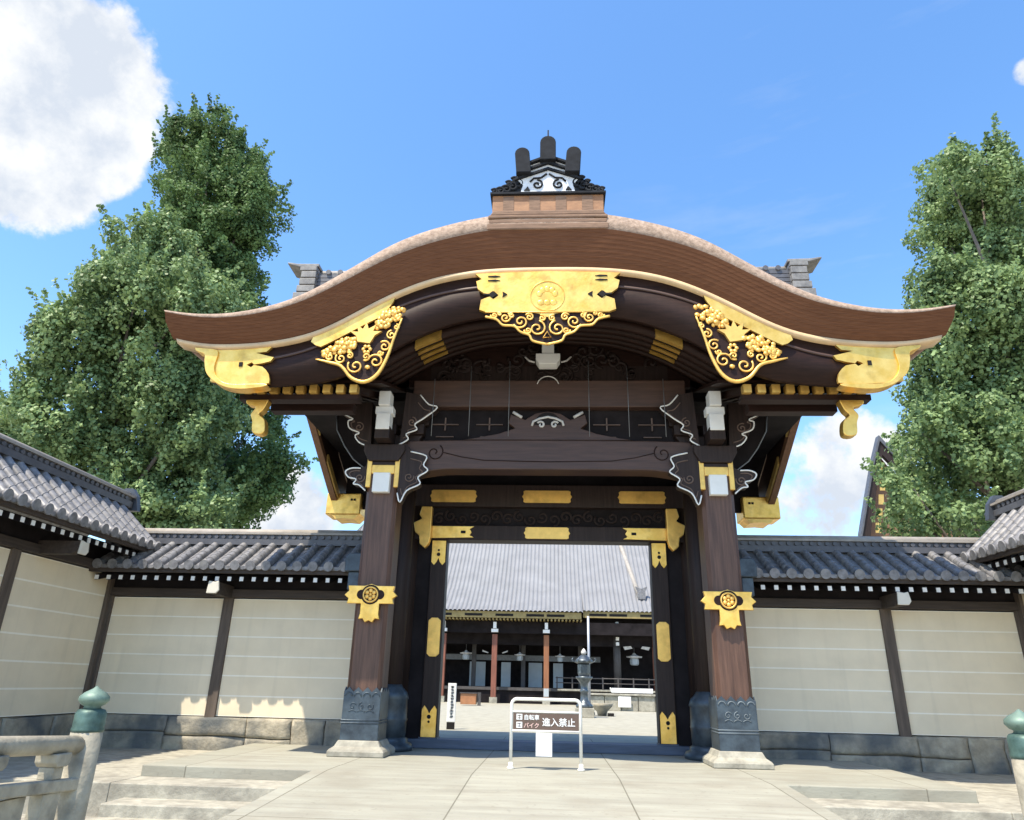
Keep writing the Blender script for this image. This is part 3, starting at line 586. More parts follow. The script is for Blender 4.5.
# main round pillars with tall patinated feet, rear pillars, door posts
for s in (-1, 1):
    x = s*2.78
    p = MB().lathe([(.30, .2), (.30, 6.1)], (x, 1.7, 0), 24).build('main_pillar', 'frame', G)
    MB().lathe([(.315, .10), (.325, .45), (.335, .47), (.325, .50), (.318, .78), (.335, .80), (.30, .90), (.22, .98), (.20, 1.02)], (x+s*-.10, .92, 0), 20).build('copper_foot', 'copper', p)
    MB().lathe([(.20, .2), (.20, 5.2)], (x+s*-.10, .92, 0), 16).build('inner_strut', 'frame', p)
    MB().lathe([(.44, .004), (.46, .05), (.42, .11), (.36, .13), (.36, .17), (.33, .20), (.31, .21)], (x+s*-.10, .92, 0), 20).build('pillar_base', 'copper', p)
    MB().box(x-.27, x+.27, 3.5, 4.04, .0, 5.0).build('rear_pillar', 'frame', G, bevel=.03)
    d = MB().box(*sorted((s*1.93, s*2.23)), 1.55, 1.85, .004, 3.62).build('door_post', 'frame', G, bevel=.01)
    MB().box(*sorted((s*1.915, s*2.245)), 1.535, 1.865, .006, .17).build('post_shoe', 'sill', d)
    MB().box(*sorted((s*2.235, s*2.6)), 1.60, 1.72, .004, 4.6).build('side_panel', 'hall_dark', G)
    a, b = s*1.95, s*2.21; xm = (a+b)/2
    def vplate(z0, z1, notch_top, notch_bot, m='gold_pale'):
        w = .115; q = []
        q += [(xm-w, z0)] if not notch_bot else [(xm-w, z0+.05), (xm-w*.5, z0)]
        q += [(xm+w, z0)] if not notch_bot else [(xm+w*.5, z0), (xm+w, z0+.05)]
        q += [(xm+w, z1)] if not notch_top else [(xm+w, z1-.05), (xm+w*.5, z1)]
        q += [(xm-w, z1)] if not notch_top else [(xm-w*.5, z1), (xm-w, z1-.05)]
        return MB().prism(q, 1.525, 1.56).build('gold_plate', m, d, bevel=.006)
    vplate(1.50, 2.18, True, True)
    bt = MB().prism([(xm-.13, .175), (xm+.13, .175), (xm+.13, .62), (xm+.09, .68), (xm+.04, .62), (xm, .55), (xm-.04, .62), (xm-.09, .68), (xm-.13, .62)], 1.52, 1.56).build('gold_plate', 'gold', d)
    m_ = MB()
    for z, r in ((.50, .035), (.42, .022)): m_.prism(arc((xm, z), r, 0, 2*PI, 13)[:-1], 1.514, 1.53)
    m_.build('piercing', 'ink', bt)
    tp = MB().prism([(xm-.13, 3.60), (xm+.13, 3.60), (xm+.13, 3.20), (xm+.08, 3.14), (xm+.03, 3.20), (xm, 3.28), (xm-.03, 3.20), (xm-.08, 3.14), (xm-.13, 3.20)], 1.52, 1.56).build('gold_plate', 'gold', d)
    m_ = MB()
    for z, r in ((3.34, .035), (3.42, .022)): m_.prism(arc((xm, z), r, 0, 2*PI, 13)[:-1], 1.514, 1.53)
    m_.build('piercing', 'ink', tp)
    # open door leaf folded inwards
    dl = MB().box(*sorted((s*2.30, s*2.40)), 1.98, 3.45, .12, 3.55).build('door_leaf', 'frame', G, bevel=.008)
MB().box(-2.6, 2.6, 1.45, 1.95, .002, .145).build('sill', 'sill', G, bevel=.01)
# lintels over the doorway
def hplate(mb, x0, x1, z0, z1, y, e=.06):
    mb.prism([(x0+e, z0), (x1-e, z0), (x1-.4*e, z0+.02), (x1-.5*e, z0+.3*(z1-z0)), (x1, (z0+z1)/2), (x1-.5*e, z0+.7*(z1-z0)), (x1-.4*e, z1-.02), (x1-e, z1), (x0+e, z1), (x0+.4*e, z1-.02), (x0+.5*e, z0+.7*(z1-z0)), (x0, (z0+z1)/2), (x0+.5*e, z0+.3*(z1-z0)), (x0+.4*e, z0+.02)], y, y+.05)
l1 = MB().box(-2.7, 2.7, 1.5, 1.9, 3.62, 3.90).build('lintel', 'frame', G, bevel=.012)
l2 = MB().box(-2.9, 2.9, 1.46, 1.94, 4.26, 4.70).build('lintel', 'frame', G, bevel=.012)
MB().box(-2.7, 2.7, 1.62, 1.8, 3.9, 4.26).build('frieze_panel', 'hall_dark', G)
mb = MB()
for k in range(22):
    mb.tube([(a, 1.61, b) for a, b in spiral((-2.35+k*.224, 4.07+.03*(-1)**k), .12, 1.3, k, 1)], .022, 5)
mb.build('frieze_carving', 'frame', G)
for x0, x1 in ((-.46, .42),): m_ = MB(); hplate(m_, x0, x1, 3.65, 3.87, 1.47); m_.build('gold_plate', 'gold_pale', l1)
for x0, x1 in ((-2.30, -1.38), (-.50, .46), (1.34, 2.26)): m_ = MB(); hplate(m_, x0, x1, 4.34, 4.58, 1.43); m_.build('gold_plate', 'gold_pale', l2)
for s in (-1, 1):
    q = [(s*1.42, 3.66), (s*1.50, 3.70), (s*1.46, 3.76), (s*1.50, 3.82), (s*1.42, 3.87), (s*2.34, 3.87), (s*2.34, 3.64)]
    o = MB().prism(q, 1.46, 1.52).build('gold_end', 'gold', l1)
    MB().cbox((s*1.62, 1.455, 3.76), (.09, .012, .05)).build('piercing', 'ink', o)
    q = [(s*2.22, 3.62), (s*2.22, 4.22), (s*2.42, 4.22), (s*2.46, 4.06), (s*2.40, 3.98), (s*2.56, 3.90), (s*2.52, 3.72), (s*2.44, 3.66), (s*2.42, 3.50), (s*2.32, 3.42), (s*2.25, 3.50)]
    MB().prism(q, 1.30, 1.44).build('gold_bracket', 'gold_pale', l1, bevel=.015)
MB().box(-2.6, 2.6, 1.74, 1.82, 4.7, 6.12).build('transom_panel', 'hall_dark', G)
# beams of the front bay
xs = np.linspace(-2.62, 2.62, 33)
rbm = MB().loft([[(x, -.2, 5.06-.03*(abs(x)/2.6)**3), (x, .2, 5.06-.03*(abs(x)/2.6)**3), (x, .2, 4.52-.16*max(0, (abs(x)-1.7)/.92)**1.5), (x, -.2, 4.52-.16*max(0, (abs(x)-1.7)/.92)**1.5)] for x in xs]).build('rainbow_beam', 'mid', G, bevel=.02)
m_ = MB()
for s in (-1, 1):
    m_.tube(at_y(sgn(spiral((1.98, 4.82), .16, 1.3, PI*.7, 1), s), -.203), .012, 5)
    m_.tube(at_y(sgn([(1.82, 4.82), (1.5, 4.74), (1.1, 4.68), (0, 4.66)], s), -.203), .009, 5)
m_.build('beam_carving', 'dark', rbm)
MB().box(-2.45, 2.45, -.16, .16, 5.70, 6.22).build('upper_beam', 'mid', G, bevel=.02)
MB().box(-2.5, 2.5, .02, .08, 5.04, 5.72).build('strut_panel', 'hall_dark', G)
fl = [(0, 5.62), (.22, 5.58), (.40, 5.46), (.66, 5.56), (.70, 5.40), (.58, 5.30), (.86, 5.20), (1.25, 5.12), (1.5, 5.08)]
fs = MB().prism(fl+[(-x, z) for x, z in fl[::-1][:-1]], -.14, .0).build('frog_leg_strut', 'mid', G, bevel=.01)
m_ = MB(); m_.tube(at_y([(-.28, 5.34), (-.26, 5.42), (-.14, 5.48), (0, 5.51), (.14, 5.48), (.26, 5.42), (.28, 5.34)], -.15), .022, 6)
for s in (-1, 1):
    m_.tube(at_y(sgn(spiral((.12, 5.36), .07, 1.1, .5, 1), s), -.15), .02, 6); m_.tube(at_y(sgn([(.46, 5.50), (.62, 5.60)], s), -.15), .028, 6)
m_.build('white_edge', 'grey_edge_highlight', fs)
m_ = MB(); m_.prism(arc((0, 5.36), .24, 0, PI, 12), -.145, -.138); m_.build('strut_opening', 'ink', fs)
m_ = MB()
for x in (-1.85, -1.05, 1.05, 1.85):
    m_.box(x-.24, x+.24, -.02, .015, 5.405, 5.42); m_.box(x-.012, x+.012, -.02, .015, 5.30, 5.54); m_.box(x-.16, x+.16, -.02, .015, 5.17, 5.185)
m_.build('cross_fretwork', 'mid2', G)
# carved tympanum
tp = MB().loft([[(x, .12, 6.2), (x, .22, 6.2), (x, .22, zHb(x)+.64), (x, .12, zHb(x)+.64)] for x in np.linspace(-2.6, 2.6, 33)]).build('tympanum', 'dark', G)
m_ = MB()
for k in range(46):
    x = random.uniform(-1.95, 1.95); zmax = zHb(x)+.42
    if zmax < 6.35: continue
    z = random.uniform(6.3, zmax); m_.tube(at_y(spiral((x, z), random.uniform(.08, .2), random.uniform(.9, 1.5), random.random()*6, random.choice((-1, 1))), .10), .03, 5)
m_.box(-2.2, 2.2, .104, .118, 6.24, 6.62); m_.build('cloud_carving', 'frame', tp)
m_ = MB(); m_.box(-.11, .11, -.34, -.1, 6.67, 6.93); m_.prism([(-.16, 6.46), (.16, 6.46), (.22, 6.56), (.22, 6.665), (-.22, 6.665), (-.22, 6.56)], -.36, -.1); ws = m_.build('white_strut', 'white', G, bevel=.01)
m_ = MB()
for s in (-1, 1): m_.tube(at_y(sgn([(.24, 6.55), (.34, 6.58), (.42, 6.66)], s), -.22), .018, 5)
m_.tube(at_y(arc((0, 6.08), .2, .25, PI-.25, 9), -.2), .010, 5); m_.build('white_edge', 'grey_edge_highlight', ws)
for x in (-2.02, -1.37, -.68, .72, 1.40, 2.02):
    MB().tube([(x, -.42, 5.05), (x, -.42, zHb(x)-.1)], .0065, 4).build('net_wire', 'net', G)

# ================================================================== walls with tiled roofs
def plaster_wall(name, label, loc, rotz, L, posts, panel_top, eave_z, over, m_pl, rise, white_at, cut0=0, cut1=0):
    """local x along the wall 0..L, front faces -y, wall plane y=0"""
    w = thing(name, label, 'wall', loc, rotz)
    B = lambda mb, n, m, p=w, **k: mb.build(n, m, p, world=False, **k)
    pl = [0]+list(posts)+[L]
    for a, b in zip(pl[:-1], pl[1:]):
        mb = MB(); mb.box(a+.09, b-.09, 0, .3, .42, panel_top); B(mb, 'plaster_panel', m_pl)
    first = None
    for x in posts:
        mb = MB(); mb.box(x-.095, x+.095, -.05, .2, .30, panel_top+.02); B(mb, 'post', 'beam', bevel=.008)
    for x in (0, L):
        mb = MB(); mb.box(x-.11, x+.11, -.06, .2, .30, panel_top+.02); B(mb, 'post', 'beam', bevel=.008)
    mb = MB(); mb.box(-.1, L+.1, -.09, .2, panel_top+.02, panel_top+.17); B(mb, 'wall_plate', 'beamh', bevel=.01)
    mb = MB(); mb.box(-.1, L+.1, -.03, .2, panel_top+.17, eave_z+.05); B(mb, 'frieze_board', 'hall_dark')
    # stone base of irregular blocks
    mb = MB(); mb.box(0, L, -.0, .3, -.3, .41)
    rnd = random.Random(int(L*100)+int(rotz*10)); x = 0.0
    while x < L:
        wd = min(rnd.uniform(.45, 1.6), L-x)
        split = rnd.random() < .3; zs = [(-.3, .41)] if not split else [(-.3, .10+rnd.uniform(-.06, .06)), None]
        if split: zs[1] = (zs[0][1], .41)
        for z0, z1 in zs:
            g = rnd.uniform(.035, .065); t = rnd.uniform(-.02, .02)
            mb.loft([[(x+.002, 0, z0+.004), (x+wd-.004, 0, z0+.004), (x+wd-.004, 0, z1-.004), (x+.004, 0, z1-.004)],
                     [(x+.01, -.05, z0+.01), (x+wd-.01, -.05, z0+.01), (x+wd-.012, -.05+t, z1-.012), (x+.01, -.05-t, z1-.01)],
                     [(x+.07, -g, z0+.06), (x+wd-.08, -g+t, z0+.05), (x+wd-.06, -g, z1-.05), (x+.06, -g-t, z1-.06)]])
        x += wd
    bmesh.ops.subdivide_edges(mb.bm, edges=[e for e in mb.bm.edges if e.calc_length() > .12], cuts=4, use_grid_fill=True)
    for v in mb.bm.verts:
        if v.co.y < .001:
            nz = noise.noise_vector(v.co*2.3+Vector((L, 3, rotz)))*.055+noise.noise_vector(v.co*6.5)*.02
            v.co += Vector((nz.x*.6, nz.y, nz.z*.6 if v.co.z < .36 else -abs(nz.z)*.5))
    for f in mb.bm.faces: f.smooth = True
    B(mb, 'stone_base', 'stone')
    # roof : pan surface, tile rolls, eave discs (one tiled surface)
    yr = .15; ye = -over; zr = eave_z+rise
    def zs(t): return zr+(eave_z+.12-zr)*(t*.9+.1*math.sqrt(t)) if t > 0 else zr
    P = [(yr+(ye-yr)*t, zs(t)) for t in np.linspace(0, 1, 8)]
    mb = MB(); pitch = .285; n = int(L/pitch); p0 = (L-(n-1)*pitch)/2
    mb.loft([[(-.1, y_, z_), (L+.1, y_, z_), (L+.1, y_, z_-.06), (-.1, y_, z_-.06)] for y_, z_ in P])
    mb.loft([[(-.1, 2*yr-y_, z_), (L+.1, 2*yr-y_, z_), (L+.1, 2*yr-y_, z_-.06), (-.1, 2*yr-y_, z_-.06)] for y_, z_ in P])
    for k in range(n):
        x = p0+k*pitch
        mb.tube([(x, y_, z_+.02) for y_, z_ in P]+[(x, ye-.05, P[-1][1]+.01)], .078, 10)
        mb.tube([(x, ye-.045, P[-1][1]+.008), (x, ye-.085, P[-1][1]+.003)], [.088, .088], 12)
        for t in range(1, 7):                      # overlap joints of the roll tiles
            y_, z_ = P[t]; mb.tube([(x, y_+.012, z_+.026), (x, y_-.012, z_+.018)], .083, 10)
        # scalloped pan lip between rolls
        if k < n-1:
            mb.prism([(x+.05, P[-1][1]-.0)]+[(x+.05+(pitch-.1)*i/8, P[-1][1]-.02-.045*math.sin(PI*i/8)) for i in range(9)]+[(x+pitch-.05, P[-1][1])], ye-.05, ye-.01)
        mb.tube([(x, 2*yr-y_, z_+.02) for y_, z_ in P], .078, 8)
    rf = B(mb, 'tiled_roof', 'tile')
    mb = MB(); mb.box(-.1, L+.1, yr-.17, yr+.17, zr-.05, zr+.06)
    for i in range(int(L/.14)): mb.tube([(.07+i*.14, yr-.165, zr+.105), (.07+i*.14, yr-.12, zr+.105)], .04, 8)
    mb.box(-.1, L+.1, yr-.13, yr+.13, zr+.06, zr+.15); rd = B(mb, 'ridge', 'ridge_tile', rf)
    mb = MB(); mb.box(-.15, L+.15, yr-.18, yr+.18, zr+.152, zr+.19); mb.tube([(-.2, yr, zr+.20), (L+.2, yr, zr+.20)], .085, 12); B(mb, 'ridge_capping', 'tan_tile', rd)
    for e, x in ((-1, -.14), (1, L+.14)):
        mb = MB(); mb.prism([(yr-.26, zr-.1), (yr+.26, zr-.1), (yr+.20, zr+.20), (yr+.08, zr+.36), (yr-.08, zr+.36), (yr-.20, zr+.20)], x, x+e*.12, 'X')
        for d in (-1, 1): mb.tube([(x+e*.13, a, b) for a, b in spiral((yr+d*.16, zr+.02), .12, 1.2, 1.5, d)], .03, 6)
        B(mb, 'ridge_end', 'ornament', rd, bevel=.02)
    mb = MB(); mb.box(-.1, L+.1, ye-.0, ye+.09, eave_z-.005, eave_z+.06); B(mb, 'eave_board', 'beamh')
    mb = MB(); mb.loft([[(-.1, ye+.05, eave_z+.02), (L+.1, ye+.05, eave_z+.02), (L+.1, ye+.05, eave_z+.05), (-.1, ye+.05, eave_z+.05)], [(-.1, .1, eave_z+.22), (L+.1, .1, eave_z+.22), (L+.1, .1, eave_z+.25), (-.1, .1, eave_z+.25)]]); B(mb, 'soffit', 'hall_dark')
    # rafters with white-painted ends
    nr = int(L/.226); ra = None
    for k in range(nr):
        x = .12+k*.226
        if ra is None:
            mb = MB(); q = [(ye+.10, eave_z-.14), (.06, eave_z+.06), (.06, eave_z+.16), (ye+.10, eave_z-.04)]
            mb.prism(q, x-.04, x+.04, 'X'); ra = B(mb, 'rafter', 'hall_dark')
            mb = MB(); mb.box(x-.034, x+.034, ye+.085, ye+.101, eave_z-.132, eave_z-.058); B(mb, 'white_tip', 'white', ra); rx = x
        else: copy_part(ra, w, (x-rx, 0, 0))
    for x in white_at:
        mb = MB(); mb.prism([(ye+.06, eave_z-.15), (ye+.06, eave_z-.30), (ye+.20, eave_z-.36), (.0, eave_z-.36), (.0, eave_z-.15)], x-.075, x+.075, 'X')
        nb = B(mb, 'bracket_arm', 'beamh')
        mb = MB(); mb.prism([(x-.10, eave_z-.36), (x+.08, eave_z-.36), (x+.13, eave_z-.30), (x+.10, eave_z-.14), (x+.03, eave_z-.16), (x-.08, eave_z-.14)], ye+.02, ye+.058); B(mb, 'white_end', 'cream', nb, bevel=.01)
    return w
plaster_wall('plaster_wall', 'long cream wall with sunlit rocks at its base, left of the gate', (-8.35, 1.5, 0), 0, 5.2, [2.35], 2.45, 2.82, .80, M['plaster'], .70, [2.35])
plaster_wall('plaster_wall', 'cream wall between the gate and the right corner, roof mostly in blue shade', (3.15, 1.5, 0), 0, 5.2, [2.87], 2.45, 2.82, .80, M['plaster'], .70, [2.87])
plaster_wall('plaster_wall', 'taller side wall with sunlit tiles coming forward at the left edge', (-8.35, -6.3, 0), PI/2, 7.75, [2.2, 5.1], 2.85, 3.24, .80, M['plaster_tall'], 1.0, [5.6, 2.2])
plaster_wall('plaster_wall', 'side wall at the right edge with steep sunlit tiled roof', (8.35, 1.45, 0), -PI/2, 7.75, [2.65, 5.5], 2.85, 3.24, .80, M['plaster_tall'], 1.0, [2.65, 5.5])
# copper boxes where the wall roofs meet the gate
for s, lb in ((-1, 'dark green copper gutter box left of the gate pillars'), (1, 'dark green copper gutter box right of the gate pillars')):
    mb = MB(); x = s*3.42
    mb.prism([(x-.10, 2.55), (x+.10, 2.55), (x+.10, 2.86), (x-.10, 2.86)], .60, .86); mb.prism([(x-.16, 2.86), (x+.16, 2.86), (x+.16, 3.10), (x+.10, 3.18), (x-.10, 3.18), (x-.16, 3.10)], .54, .92)
    o = mb.build('gutter_box', 'copper', bevel=.015); setp(o, lb, 'gutter box', 'gutter boxes beside the gate')

# ================================================================== main hall beyond
H = thing('main_hall', 'broad temple hall with pale tiled roof seen through the gateway', 'hall', (-3.6, 37, -.06))
def roof_sheet(x0, x1, xr0, xr1, ye, ze, yr, zr, pitch, nm, m, parent):
    mb = MB(); n = int((x1-x0)/pitch)*8; rows = []
    for j in range(11):
        t = j/10; y_ = ye+(yr-ye)*t; z_ = ze+(zr-ze)*(t*.72+.28*t*t)
        xa = x0+(xr0-x0)*t; xb = x1+(xr1-x1)*t; row = []
        for i in range(n+1):
            x = x0+(x1-x0)*i/n; c = .10*abs(math.sin(PI*x/pitch))**.7; row.append((min(max(x, xa), xb), y_-c*.4, z_+c))
        rows.append(row)
    mb.loft(rows, False, False, True)
    return mb.build(nm, m, parent)
roof_main = roof_sheet(-19, 9.4, -13.6, 7.2, 36.2, 5.62, 47.5, 17.0, .29, 'tiled_roof', 'hall_tile', H)
MB().prism([(-13.8, 16.9), (5.1, 16.9), (5.1, 17.9), (-13.8, 17.9)], 47.2, 47.8).build('roof_ridge', 'ridge_tile', roof_main)
m_ = MB(); m_.tube([(6.0+.35*0, 37.6, 6.75), (5.65, 40.4, 9.1), (5.2, 43.0, 11.7), (4.9, 46.5, 15.8)], .17, 8); m_.build('descending_ridge', 'tan_tile', roof_main)
m_ = MB(); m_.cbox((6.1, 37.4, 6.85), (.5, .35, .5)); m_.prism([(5.85, 7.1), (6.35, 7.1), (6.5, 7.45), (6.1, 7.3), (5.7, 7.45)], 37.3, 37.5); m_.build('ridge_end_tile', 'tile', roof_main)
roof_sheet(-16, 2.05, -16, 2.05, 35.2, 5.46, 38.0, 7.1, .29, 'porch_roof', 'hall_tile', H)
def trim(x0, x1, y_, z):
    t_ = MB().box(x0, x1, y_, y_+.12, z-.36, z+.04).build('gilt_fascia', 'fascia', H); m_ = MB(); x = x0+.4
    while x < x1-1.5: m_.box(x, x+1.15, y_-.015, y_+.0, z-.25, z-.10); x += 1.32 if int(x*10) % 2 else 2.0
    m_.build('fascia_opening', 'ink', t_)
trim(-16, 1.95, 35.35, 5.44); trim(2.1, 9.3, 36.3, 5.62)
m_ = MB()
for k in range(76): m_.box(-15.9+k*.237, -15.9+k*.237+.11, 35.45, 37, 4.96, 5.06)
o = m_.build('porch_rafters', 'fascia', H); o['kind'] = 'stuff'
MB().box(-16.2, 2.0, 35.5, 37, 5.08, 5.11).build('porch_soffit', 'hall_dark', H)
m_ = MB(); m_.box(-16, 9, 36.3, 36.7, 4.2, 4.95); m_.box(-16, 9, 37.5, 38, 3.55, 5.3); m_.build('hall_beam', 'hall_dark', H)
for x in (-10.35, -7.0, -3.65, -.3):
    p = MB().box(x-.17, x+.17, 36.0, 36.34, .0, 4.1).build('porch_pillar', 'red_wood' if x < -2 else 'amber_wood', H, bevel=.02)
    MB().box(x-.24, x+.24, 35.93, 36.41, -.06, .30).build('pillar_base', 'pale_stone', p)
    m_ = MB(); m_.box(x-.10, x+.10, 35.7, 36.0, 4.45, 4.85); m_.box(x-.22, x+.22, 35.75, 36.0, 4.22, 4.42); m_.build('white_bracket_end', 'white', p)
MB().box(-.46, -.14, 35.965, 35.995, .40, .88).build('notice_sheet', 'shoji', H)
for x in (4.35, 6.9):
    p = MB().lathe([(.24, .9), (.24, 4.6)], (x, 37.6, 0), 14).build('hall_pillar', 'red_wood' if x > 5 else 'hall_frame', H)
    m_ = MB()
    for i in range(5): m_.box(x-.10, x+.10, 36.9, 37.1, 3.6+.32*i, 3.8+.32*i)
    m_.build('white_bracket_end', 'white', p)
for x in (-1.9, -5.3, -8.7, 2.0): MB().box(x-.14, x+.14, 39.2, 39.5, .9, 3.9).build('hall_post', 'hall_frame', H)
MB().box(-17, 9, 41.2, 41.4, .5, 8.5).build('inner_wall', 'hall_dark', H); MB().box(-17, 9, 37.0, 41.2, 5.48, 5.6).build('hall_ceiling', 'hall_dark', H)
MB().box(-17, 8.5, 36.9, 41, .72, .90).build('veranda', 'hall_frame', H)
MB().box(-17, 8.5, 37.0, 37.1, -.06, .72).build('veranda_skirt', 'hall_dark', H)
MB().box(-16, 3.4, 40.0, 40.1, 2.62, 2.98).build('lattice_transom', 'lattice', H)
for x0, x1 in ((-8.6, -7.9), (-5.65, -4.55), (-3.45, -2.8), (-1.55, -.62), (.15, .82)): MB().box(x0, x1, 40.0, 40.06, .92, 2.50).build('sliding_screen', 'shoji', H)
m_ = MB(); m_.tube([(.3, 36.9, 1.55), (8.4, 36.9, 1.55)], .04, 6); m_.tube([(.3, 36.9, 1.25), (8.4, 36.9, 1.25)], .03, 6)
for k in range(9): m_.box(.35+k*.98, .43+k*.98, 36.86, 36.94, .9, 1.62)
m_.build('railing', 'hall_frame', H)
MB().box(.4, 8.4, 36.75, 36.9, .78, .88).build('veranda_edge', 'pale_stone', H)
for s_, x in ((-1, 4.75), (1, 6.5)):
    MB().prism([(x, 3.55), (x-s_*.1, 3.35), (x-s_*.6, 3.45), (x-s_*.5, 3.6)], 37.3, 37.4).build('white_nose', 'grey_edge_highlight', H)
for x in (-4.6, -2.9): MB().prism([(x, 3.2), (x+.4*(1 if x < -4 else -1), 3.05), (x+.35*(1 if x < -4 else -1), 3.0), (x-.02, 3.1)], 38, 38.1).build('white_nose', 'grey_edge_highlight', H)
# hanging lanterns
def hang_lantern(x, z, sc, label):
    t = thing('hanging_lantern', label, 'lantern', (x, 38.3, z), 0, 'lanterns hanging in the hall')
    B = lambda mb, n, m: mb.build(n, m, t, world=False)
    mb = MB(); mb.lathe([(.05*sc, .62*sc), (.12*sc, .52*sc), (.42*sc, .40*sc), (.46*sc, .44*sc), (.44*sc, .36*sc), (.2*sc, .34*sc)], n=6, smooth=False); B(mb, 'lantern_roof', 'grey_edge_highlight')
    mb = MB(); mb.lathe([(.22*sc, .34*sc), (.26*sc, .2*sc), (.25*sc, 0), (.18*sc, -.06*sc)], n=6, smooth=False); B(mb, 'lantern_body', 'shoji')
    mb = MB(); mb.tube([(0, 0, .6*sc), (0, 0, 1.6)], .012, 4); B(mb, 'chain', 'net')
hang_lantern(-5.75, 2.62, .9, 'leftmost pale lantern hanging inside the hall')
hang_lantern(-2.1, 2.62, .8, 'pale lantern hanging between the two reddish porch pillars')
hang_lantern(.6, 2.6, .75, 'pale lantern hanging just right of the second porch pillar')
hang_lantern(5.55, 2.5, 1.15, 'largest pale lantern hanging in the dark bay at right')
# stone terrace and small things in the court
o = MB(); x = 1.9
for i in range(7): o.box(x+i*.85, x+i*.85+.82, 27.0, 27.5, -.06, .62+.03*(i % 2))
o.box(1.8, 8.0, 26.9, 27.6, .655, .75); o = o.build('stone_terrace', 'pale_stone', bevel=.02); setp(o, 'low grey stone block wall in front of the hall at right', 'wall')
o = MB().box(3.42, 4.06, 26.85, 26.88, .12, .62).build('notice_board', 'paper', bevel=.01); setp(o, 'white square notice leaning on the low stone wall', 'notice board')
o = MB(); o.box(3.1, 5.2, 27.0, 27.06, .80, 1.02); o.tube([(3.05, 27.03, .83), (3.05, 27.03, 1.04)], .02, 5); o = o.build('banner', 'paper'); setp(o, 'long white banner above the low stone wall', 'banner')
t = thing('wooden_box', 'small orange wooden box on the gravel before the hall', 'box', (-4.5, 30, -.06))
MB().box(-4.95, -4.1, 29.7, 30.3, .0, .55).build('box_body', 'orange_wood', t, bevel=.01); MB().box(-5.0, -4.05, 29.65, 30.35, .552, .60).build('box_lid', 'hall_frame', t)
MB().box(-4.02, -3.85, 29.8, 30.0, -.06, .62).build('box_post', 'hall_frame', t)
t = thing('bronze_lantern', 'dark bronze lantern with upturned roof on a stone plinth', 'lantern', (1.34, 18, -.06))
L_ = lambda pr, n, m, seg=12, sm=True: MB().lathe(pr, (1.34, 18, -.06), seg, sm).build(n, m, t)
MB().box(.98, 1.70, 17.64, 18.36, -.06, .28).build('plinth', 'pale_stone', t, bevel=.02)
L_([(.32, .34), (.34, .42), (.24, .52), (.16, .62), (.14, .9), (.19, .95), (.14, 1.0), (.15, 1.22), (.26, 1.36), (.33, 1.42), (.33, 1.48)], 'post', 'bronze')
L_([(.21, 1.48), (.25, 1.60), (.25, 1.92), (.20, 1.98)], 'fire_box', 'bronze', 6, False)
L_([(.28, 1.97), (.40, 2.02), (.30, 2.12), (.17, 2.24), (.08, 2.30)], 'lantern_roof', 'bronze')
mb = MB()
for k in range(6):
    a = k*PI/3; mb.tube([(1.34+r*math.cos(a), 18+r*math.sin(a), z-.06) for r, z in ((.34, 2.04), (.43, 2.04), (.47, 2.12), (.42, 2.17))], .03, 6)
mb.build('roof_scroll', 'bronze', t)
L_([(.05, 2.29), (.10, 2.33), (.11, 2.40), (.07, 2.47), (.01, 2.54)], 'finial', 'grey_edge_highlight')  # bronze finial coloured pale: its bright highlight is painted in
t = thing('grey_pole', 'slim grey metal pole rising beside the bronze lantern', 'pole', (1.66, 20.5, -.06))
MB().tube([(1.66, 20.5, -.06), (1.66, 20.5, 3.95)], .055, 10).build('pole_shaft', 'pole', t); MB().lathe([(.22, -.055), (.22, .05), (.10, .12), (.06, .16)], (1.66, 20.5, 0), 14).build('pole_foot', 'hall_frame', t)
t = thing('stone_basin', 'rounded dark stone basin beside the foot of the pole', 'basin', (2.15, 20.0, -.06))
MB().lathe([(.18, -.06), (.22, .10), (.42, .30), (.46, .42), (.40, .42), (.34, .32), (.05, .28)], (2.15, 20.0, 0), 18).build('bowl', 'stone', t)
MB().box(2.35, 2.6, 19.5, 19.75, -.06, .06).build('foot_block', 'ink', t)
t = thing('marker_post', 'narrow white marker board with dark vertical lettering inside the gate', 'sign', (-2.56, 8.1, -.06))
MB().box(-2.67, -2.45, 8.06, 8.12, .12, 1.06).build('board', 'paper', t, bevel=.006); MB().box(-2.66, -2.46, 8.04, 8.14, -.06, .11).build('foot', 'ink', t)
m_ = MB()
rr = random.Random(3)
for k in range(11):
    z = .98-k*.072
    for q in range(3): m_.box(-2.60+rr.uniform(0, .03), -2.53+rr.uniform(0, .03), 8.052, 8.058, z-q*.018, z-q*.018+.008)
    m_.box(-2.575+rr.uniform(0, .03), -2.568+rr.uniform(.01, .03), 8.052, 8.058, z-.035, z+.005)
m_.build('lettering', 'ink', t)

# ================================================================== no-entry stand
def text_mesh(body, size, m, parent, x, y, z, name='lettering', sx=1.0):
    c = bpy.data.curves.new(name, 'FONT'); c.body = body; c.size = size; c.extrude = .0015; c.resolution_u = 2; c.offset = size*.012
    o = bpy.data.objects.new(name, c); C.objects.link(o)
    dg = bpy.context.evaluated_depsgraph_get(); me = bpy.data.meshes.new_from_object(o.evaluated_get(dg))
    bpy.data.objects.remove(o)
    me.transform(Matrix.Translation((x, y, z)) @ Matrix.Rotation(PI/2, 4, 'X') @ Matrix.Diagonal((sx, 1, 1, 1)))
    me.transform(Matrix.Translation(-origin(parent))); me.materials.clear(); me.materials.append(M[m])
    q = bpy.data.objects.new(name, me); C.objects.link(q); q.parent = parent; return q
t = thing('barrier_stand', 'white tubular stand with brown no entry panel before the gateway', 'sign', (0, -1.3, 0))
mb = MB(); R = .075
